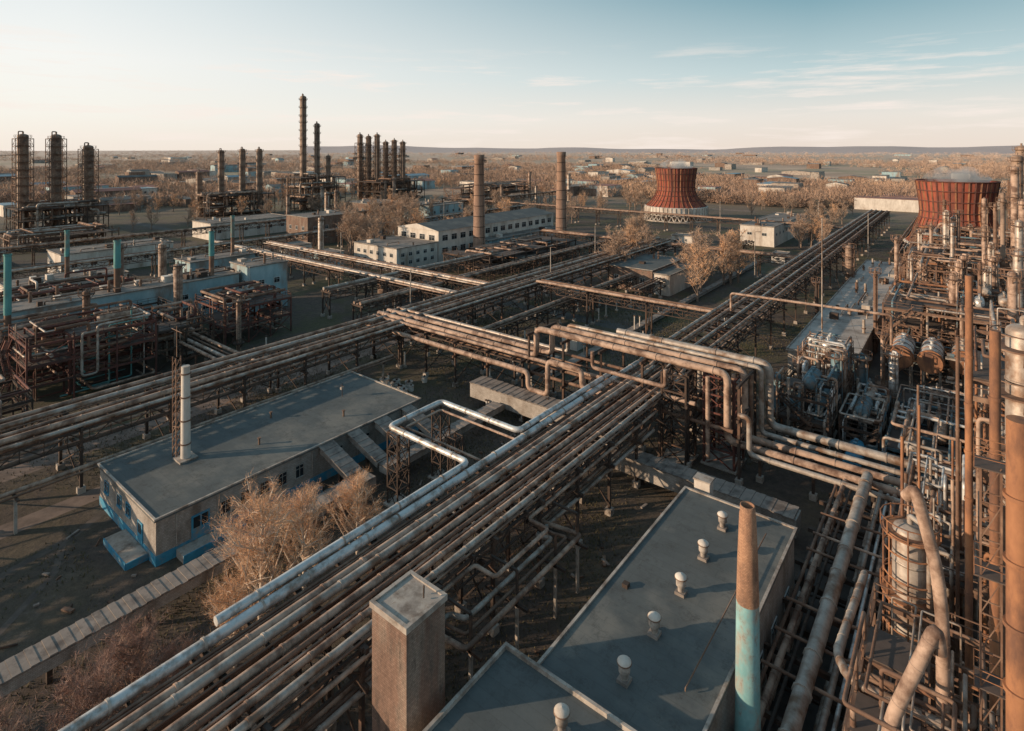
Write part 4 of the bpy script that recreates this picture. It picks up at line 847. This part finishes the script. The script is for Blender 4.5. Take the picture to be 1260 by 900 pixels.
def grove(x0,x1,y0,y1,n,s0,s1,label='bare leafless tree with fine brown twigs'):
    for i in range(n): tree('m%d'%rn.randrange(4),rn.uniform(x0,x1),rn.uniform(y0,y1),rn.uniform(s0,s1),label)
grove(-225,-205,150,195,16,1.2,1.8); grove(-200,-190,140,235,12,1.0,1.5); grove(-98,-92,172,196,4,1.1,1.5)
grove(-68,-60,165,200,7,1.2,1.7,'large bare tree with golden twigs beside building'); grove(-105,-96,200,220,4,1.3,1.7); grove(-82,-55,350,420,8,.8,1.2)
grove(-120,-60,400,460,14,.9,1.3); grove(-300,-235,185,300,26,1,1.6); grove(-240,-180,250,420,26,.9,1.4); grove(-60,-48,270,300,5,1.1,1.5)
grove(-480,-430,40,460,26,.9,1.4); grove(-370,-345,110,330,16,.9,1.3)
# ---------------------------------------------------------------- forest (stuff)
def rawmesh(name,A,m):
    A=A.reshape(-1,3).astype(np.float32);nv=len(A)
    me=bpy.data.meshes.new(name);me.vertices.add(nv);me.vertices.foreach_set('co',A.ravel())
    me.loops.add(nv);me.loops.foreach_set('vertex_index',np.arange(nv,dtype=np.int32))
    me.polygons.add(nv//3);me.polygons.foreach_set('loop_start',np.arange(0,nv,3,dtype=np.int32))
    me.update(calc_edges=True);me.materials.append(MATS[m]);o=bpy.data.objects.new(name,me);o['kind']='stuff';link(o)
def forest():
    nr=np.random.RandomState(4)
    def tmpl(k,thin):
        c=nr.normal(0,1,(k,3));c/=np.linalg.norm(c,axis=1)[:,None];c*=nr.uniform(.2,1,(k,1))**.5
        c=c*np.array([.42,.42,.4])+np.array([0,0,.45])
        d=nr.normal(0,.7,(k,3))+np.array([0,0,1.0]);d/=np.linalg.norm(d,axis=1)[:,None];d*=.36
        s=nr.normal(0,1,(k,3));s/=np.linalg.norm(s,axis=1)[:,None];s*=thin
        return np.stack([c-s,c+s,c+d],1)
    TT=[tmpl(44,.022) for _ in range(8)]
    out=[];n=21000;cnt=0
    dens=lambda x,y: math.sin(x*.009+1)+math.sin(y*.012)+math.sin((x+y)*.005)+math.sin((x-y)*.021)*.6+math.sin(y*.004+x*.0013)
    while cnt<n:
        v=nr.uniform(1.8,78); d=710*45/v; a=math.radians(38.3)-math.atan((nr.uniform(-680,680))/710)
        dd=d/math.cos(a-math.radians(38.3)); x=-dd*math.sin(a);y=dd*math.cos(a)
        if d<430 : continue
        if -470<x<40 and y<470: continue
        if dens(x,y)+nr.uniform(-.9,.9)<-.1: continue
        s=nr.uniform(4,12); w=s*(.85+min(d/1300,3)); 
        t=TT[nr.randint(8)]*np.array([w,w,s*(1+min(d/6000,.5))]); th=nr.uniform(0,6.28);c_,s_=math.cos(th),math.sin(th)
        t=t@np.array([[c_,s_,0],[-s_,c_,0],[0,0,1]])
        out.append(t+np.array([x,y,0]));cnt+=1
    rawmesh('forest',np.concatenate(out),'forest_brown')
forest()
def grass():
    nr=np.random.RandomState(8);n=110000
    x=nr.uniform(-110,-24,n);y=nr.uniform(5,160,n);k=(np.sin(x*.3)+np.sin(y*.23+1)+np.sin((x+y)*.11)+nr.uniform(-1.5,1.5,n))>.2
    for a0,a1,b0,b1 in ((-86.5,-66,21,63.5),(-26.5,-12,5,62),(-31.2,-27.4,24,28),(-93,-75.9,166,193)): k&=~((x>a0)&(x<a1)&(y>b0)&(y<b1))
    x=x[k];y=y[k];n=len(x);p=np.stack([x,y,np.zeros(n)],1);a=nr.uniform(0,6.28,n);s=np.stack([np.cos(a),np.sin(a),np.zeros(n)],1)*.07
    d=np.stack([nr.normal(0,.12,n),nr.normal(0,.12,n),nr.uniform(.12,.4,n)],1)
    rawmesh('grass',np.stack([p-s,p+s,p+d],1),'dry_grass_tufts')
grass()
# ---------------------------------------------------------------- world, sun, camera
az=math.radians(222);el=math.radians(13)
S=V((math.sin(az)*math.cos(el),math.cos(az)*math.cos(el),math.sin(el)))
w=bpy.data.worlds.new('World');scene.world=w;w.use_nodes=True;nt=w.node_tree;N=nt.nodes;L=nt.links
K=.12
bg=N['Background'];bg.inputs['Strength'].default_value=K
sky=N.new('ShaderNodeTexSky');sky.sky_type='NISHITA';sky.sun_disc=False;sky.sun_elevation=el;sky.sun_rotation=az;sky.air_density=1.0;sky.dust_density=1.5;sky.ozone_density=1.5
tc=N.new('ShaderNodeTexCoord')
sep=N.new('ShaderNodeSeparateXYZ');L.new(tc.outputs['Generated'],sep.inputs[0])
def skyramp(stops):
    r=N.new('ShaderNodeValToRGB');cr=r.color_ramp
    while len(cr.elements)<len(stops): cr.elements.new(.5)
    for e_,(p,c) in zip(cr.elements,stops): e_.position=p;e_.color=(*c,1)
    L.new(sep.outputs[2],r.inputs[0]);return r.outputs[0]
A_=skyramp([(0,(1,.90,.80)),(.05,(1,.97,.90)),(.13,(1,.99,.95)),(.25,(.82,.89,.90)),(.6,(.30,.42,.50))])   # toward the sun
B_=skyramp([(0,(.93,.80,.70)),(.05,(.88,.82,.76)),(.12,(.55,.68,.70)),(.25,(.155,.345,.42)),(.6,(.10,.23,.32))])  # away from the sun
dt=N.new('ShaderNodeVectorMath');dt.operation='DOT_PRODUCT';L.new(tc.outputs['Generated'],dt.inputs[0]);dt.inputs[1].default_value=(-.785,-.62,0)
mr=N.new('ShaderNodeMapRange');mr.inputs[1].default_value=-.45;mr.inputs[2].default_value=.6;L.new(dt.outputs['Value'],mr.inputs[0])
g=N.new('ShaderNodeMix');g.data_type='RGBA';L.new(mr.outputs[0],g.inputs[0]);L.new(B_,g.inputs[6]);L.new(A_,g.inputs[7])
sc=N.new('ShaderNodeVectorMath');sc.operation='SCALE';sc.inputs[3].default_value=1/K;L.new(g.outputs[2],sc.inputs[0])
m0=N.new('ShaderNodeMix');m0.data_type='RGBA';m0.inputs[0].default_value=.88;L.new(sky.outputs[0],m0.inputs[6]);L.new(sc.outputs[0],m0.inputs[7])
mp=N.new('ShaderNodeMapping');mp.inputs['Scale'].default_value=(1.2,1.2,13);L.new(tc.outputs['Generated'],mp.inputs[0])
no=N.new('ShaderNodeTexNoise');no.inputs['Scale'].default_value=3.4;no.inputs['Detail'].default_value=10;no.inputs['Roughness'].default_value=.62;L.new(mp.outputs[0],no.inputs[0])
rp=N.new('ShaderNodeValToRGB');rp.color_ramp.elements[0].position=.51;rp.color_ramp.elements[1].position=.66;L.new(no.outputs[0],rp.inputs[0])
me_=N.new('ShaderNodeMapRange');me_.inputs[1].default_value=.18;me_.inputs[2].default_value=.12;L.new(sep.outputs[2],me_.inputs[0])
mu=N.new('ShaderNodeMath');mu.operation='MULTIPLY';L.new(rp.outputs[0],mu.inputs[0]);L.new(me_.outputs[0],mu.inputs[1])
mu2=N.new('ShaderNodeMath');mu2.operation='MULTIPLY';mu2.inputs[1].default_value=.8;L.new(mu.outputs[0],mu2.inputs[0])
mx=N.new('ShaderNodeMix');mx.data_type='RGBA';L.new(mu2.outputs[0],mx.inputs[0]);L.new(m0.outputs[2],mx.inputs[6]);mx.inputs[7].default_value=(8.0,7.1,6.5,1)
L.new(mx.outputs[2],bg.inputs['Color'])
sl=bpy.data.lights.new('sun','SUN');sl.energy=5.0;sl.angle=math.radians(.5);sl.color=(1,.74,.50)
so=bpy.data.objects.new('sun',sl);so.rotation_euler=(-S).to_track_quat('-Z','Y').to_euler();link(so)
cam=bpy.data.cameras.new('camera');cam.sensor_width=36;cam.lens=36*710/1260;cam.shift_y=-267/1260;cam.clip_start=.5;cam.clip_end=30000
co=bpy.data.objects.new('camera',cam);co.location=(0,0,H);co.rotation_euler=(math.radians(90),0,math.radians(38.27));link(co);scene.camera=co
scene.view_settings.view_transform='Standard';scene.view_settings.look='None';scene.view_settings.exposure=0
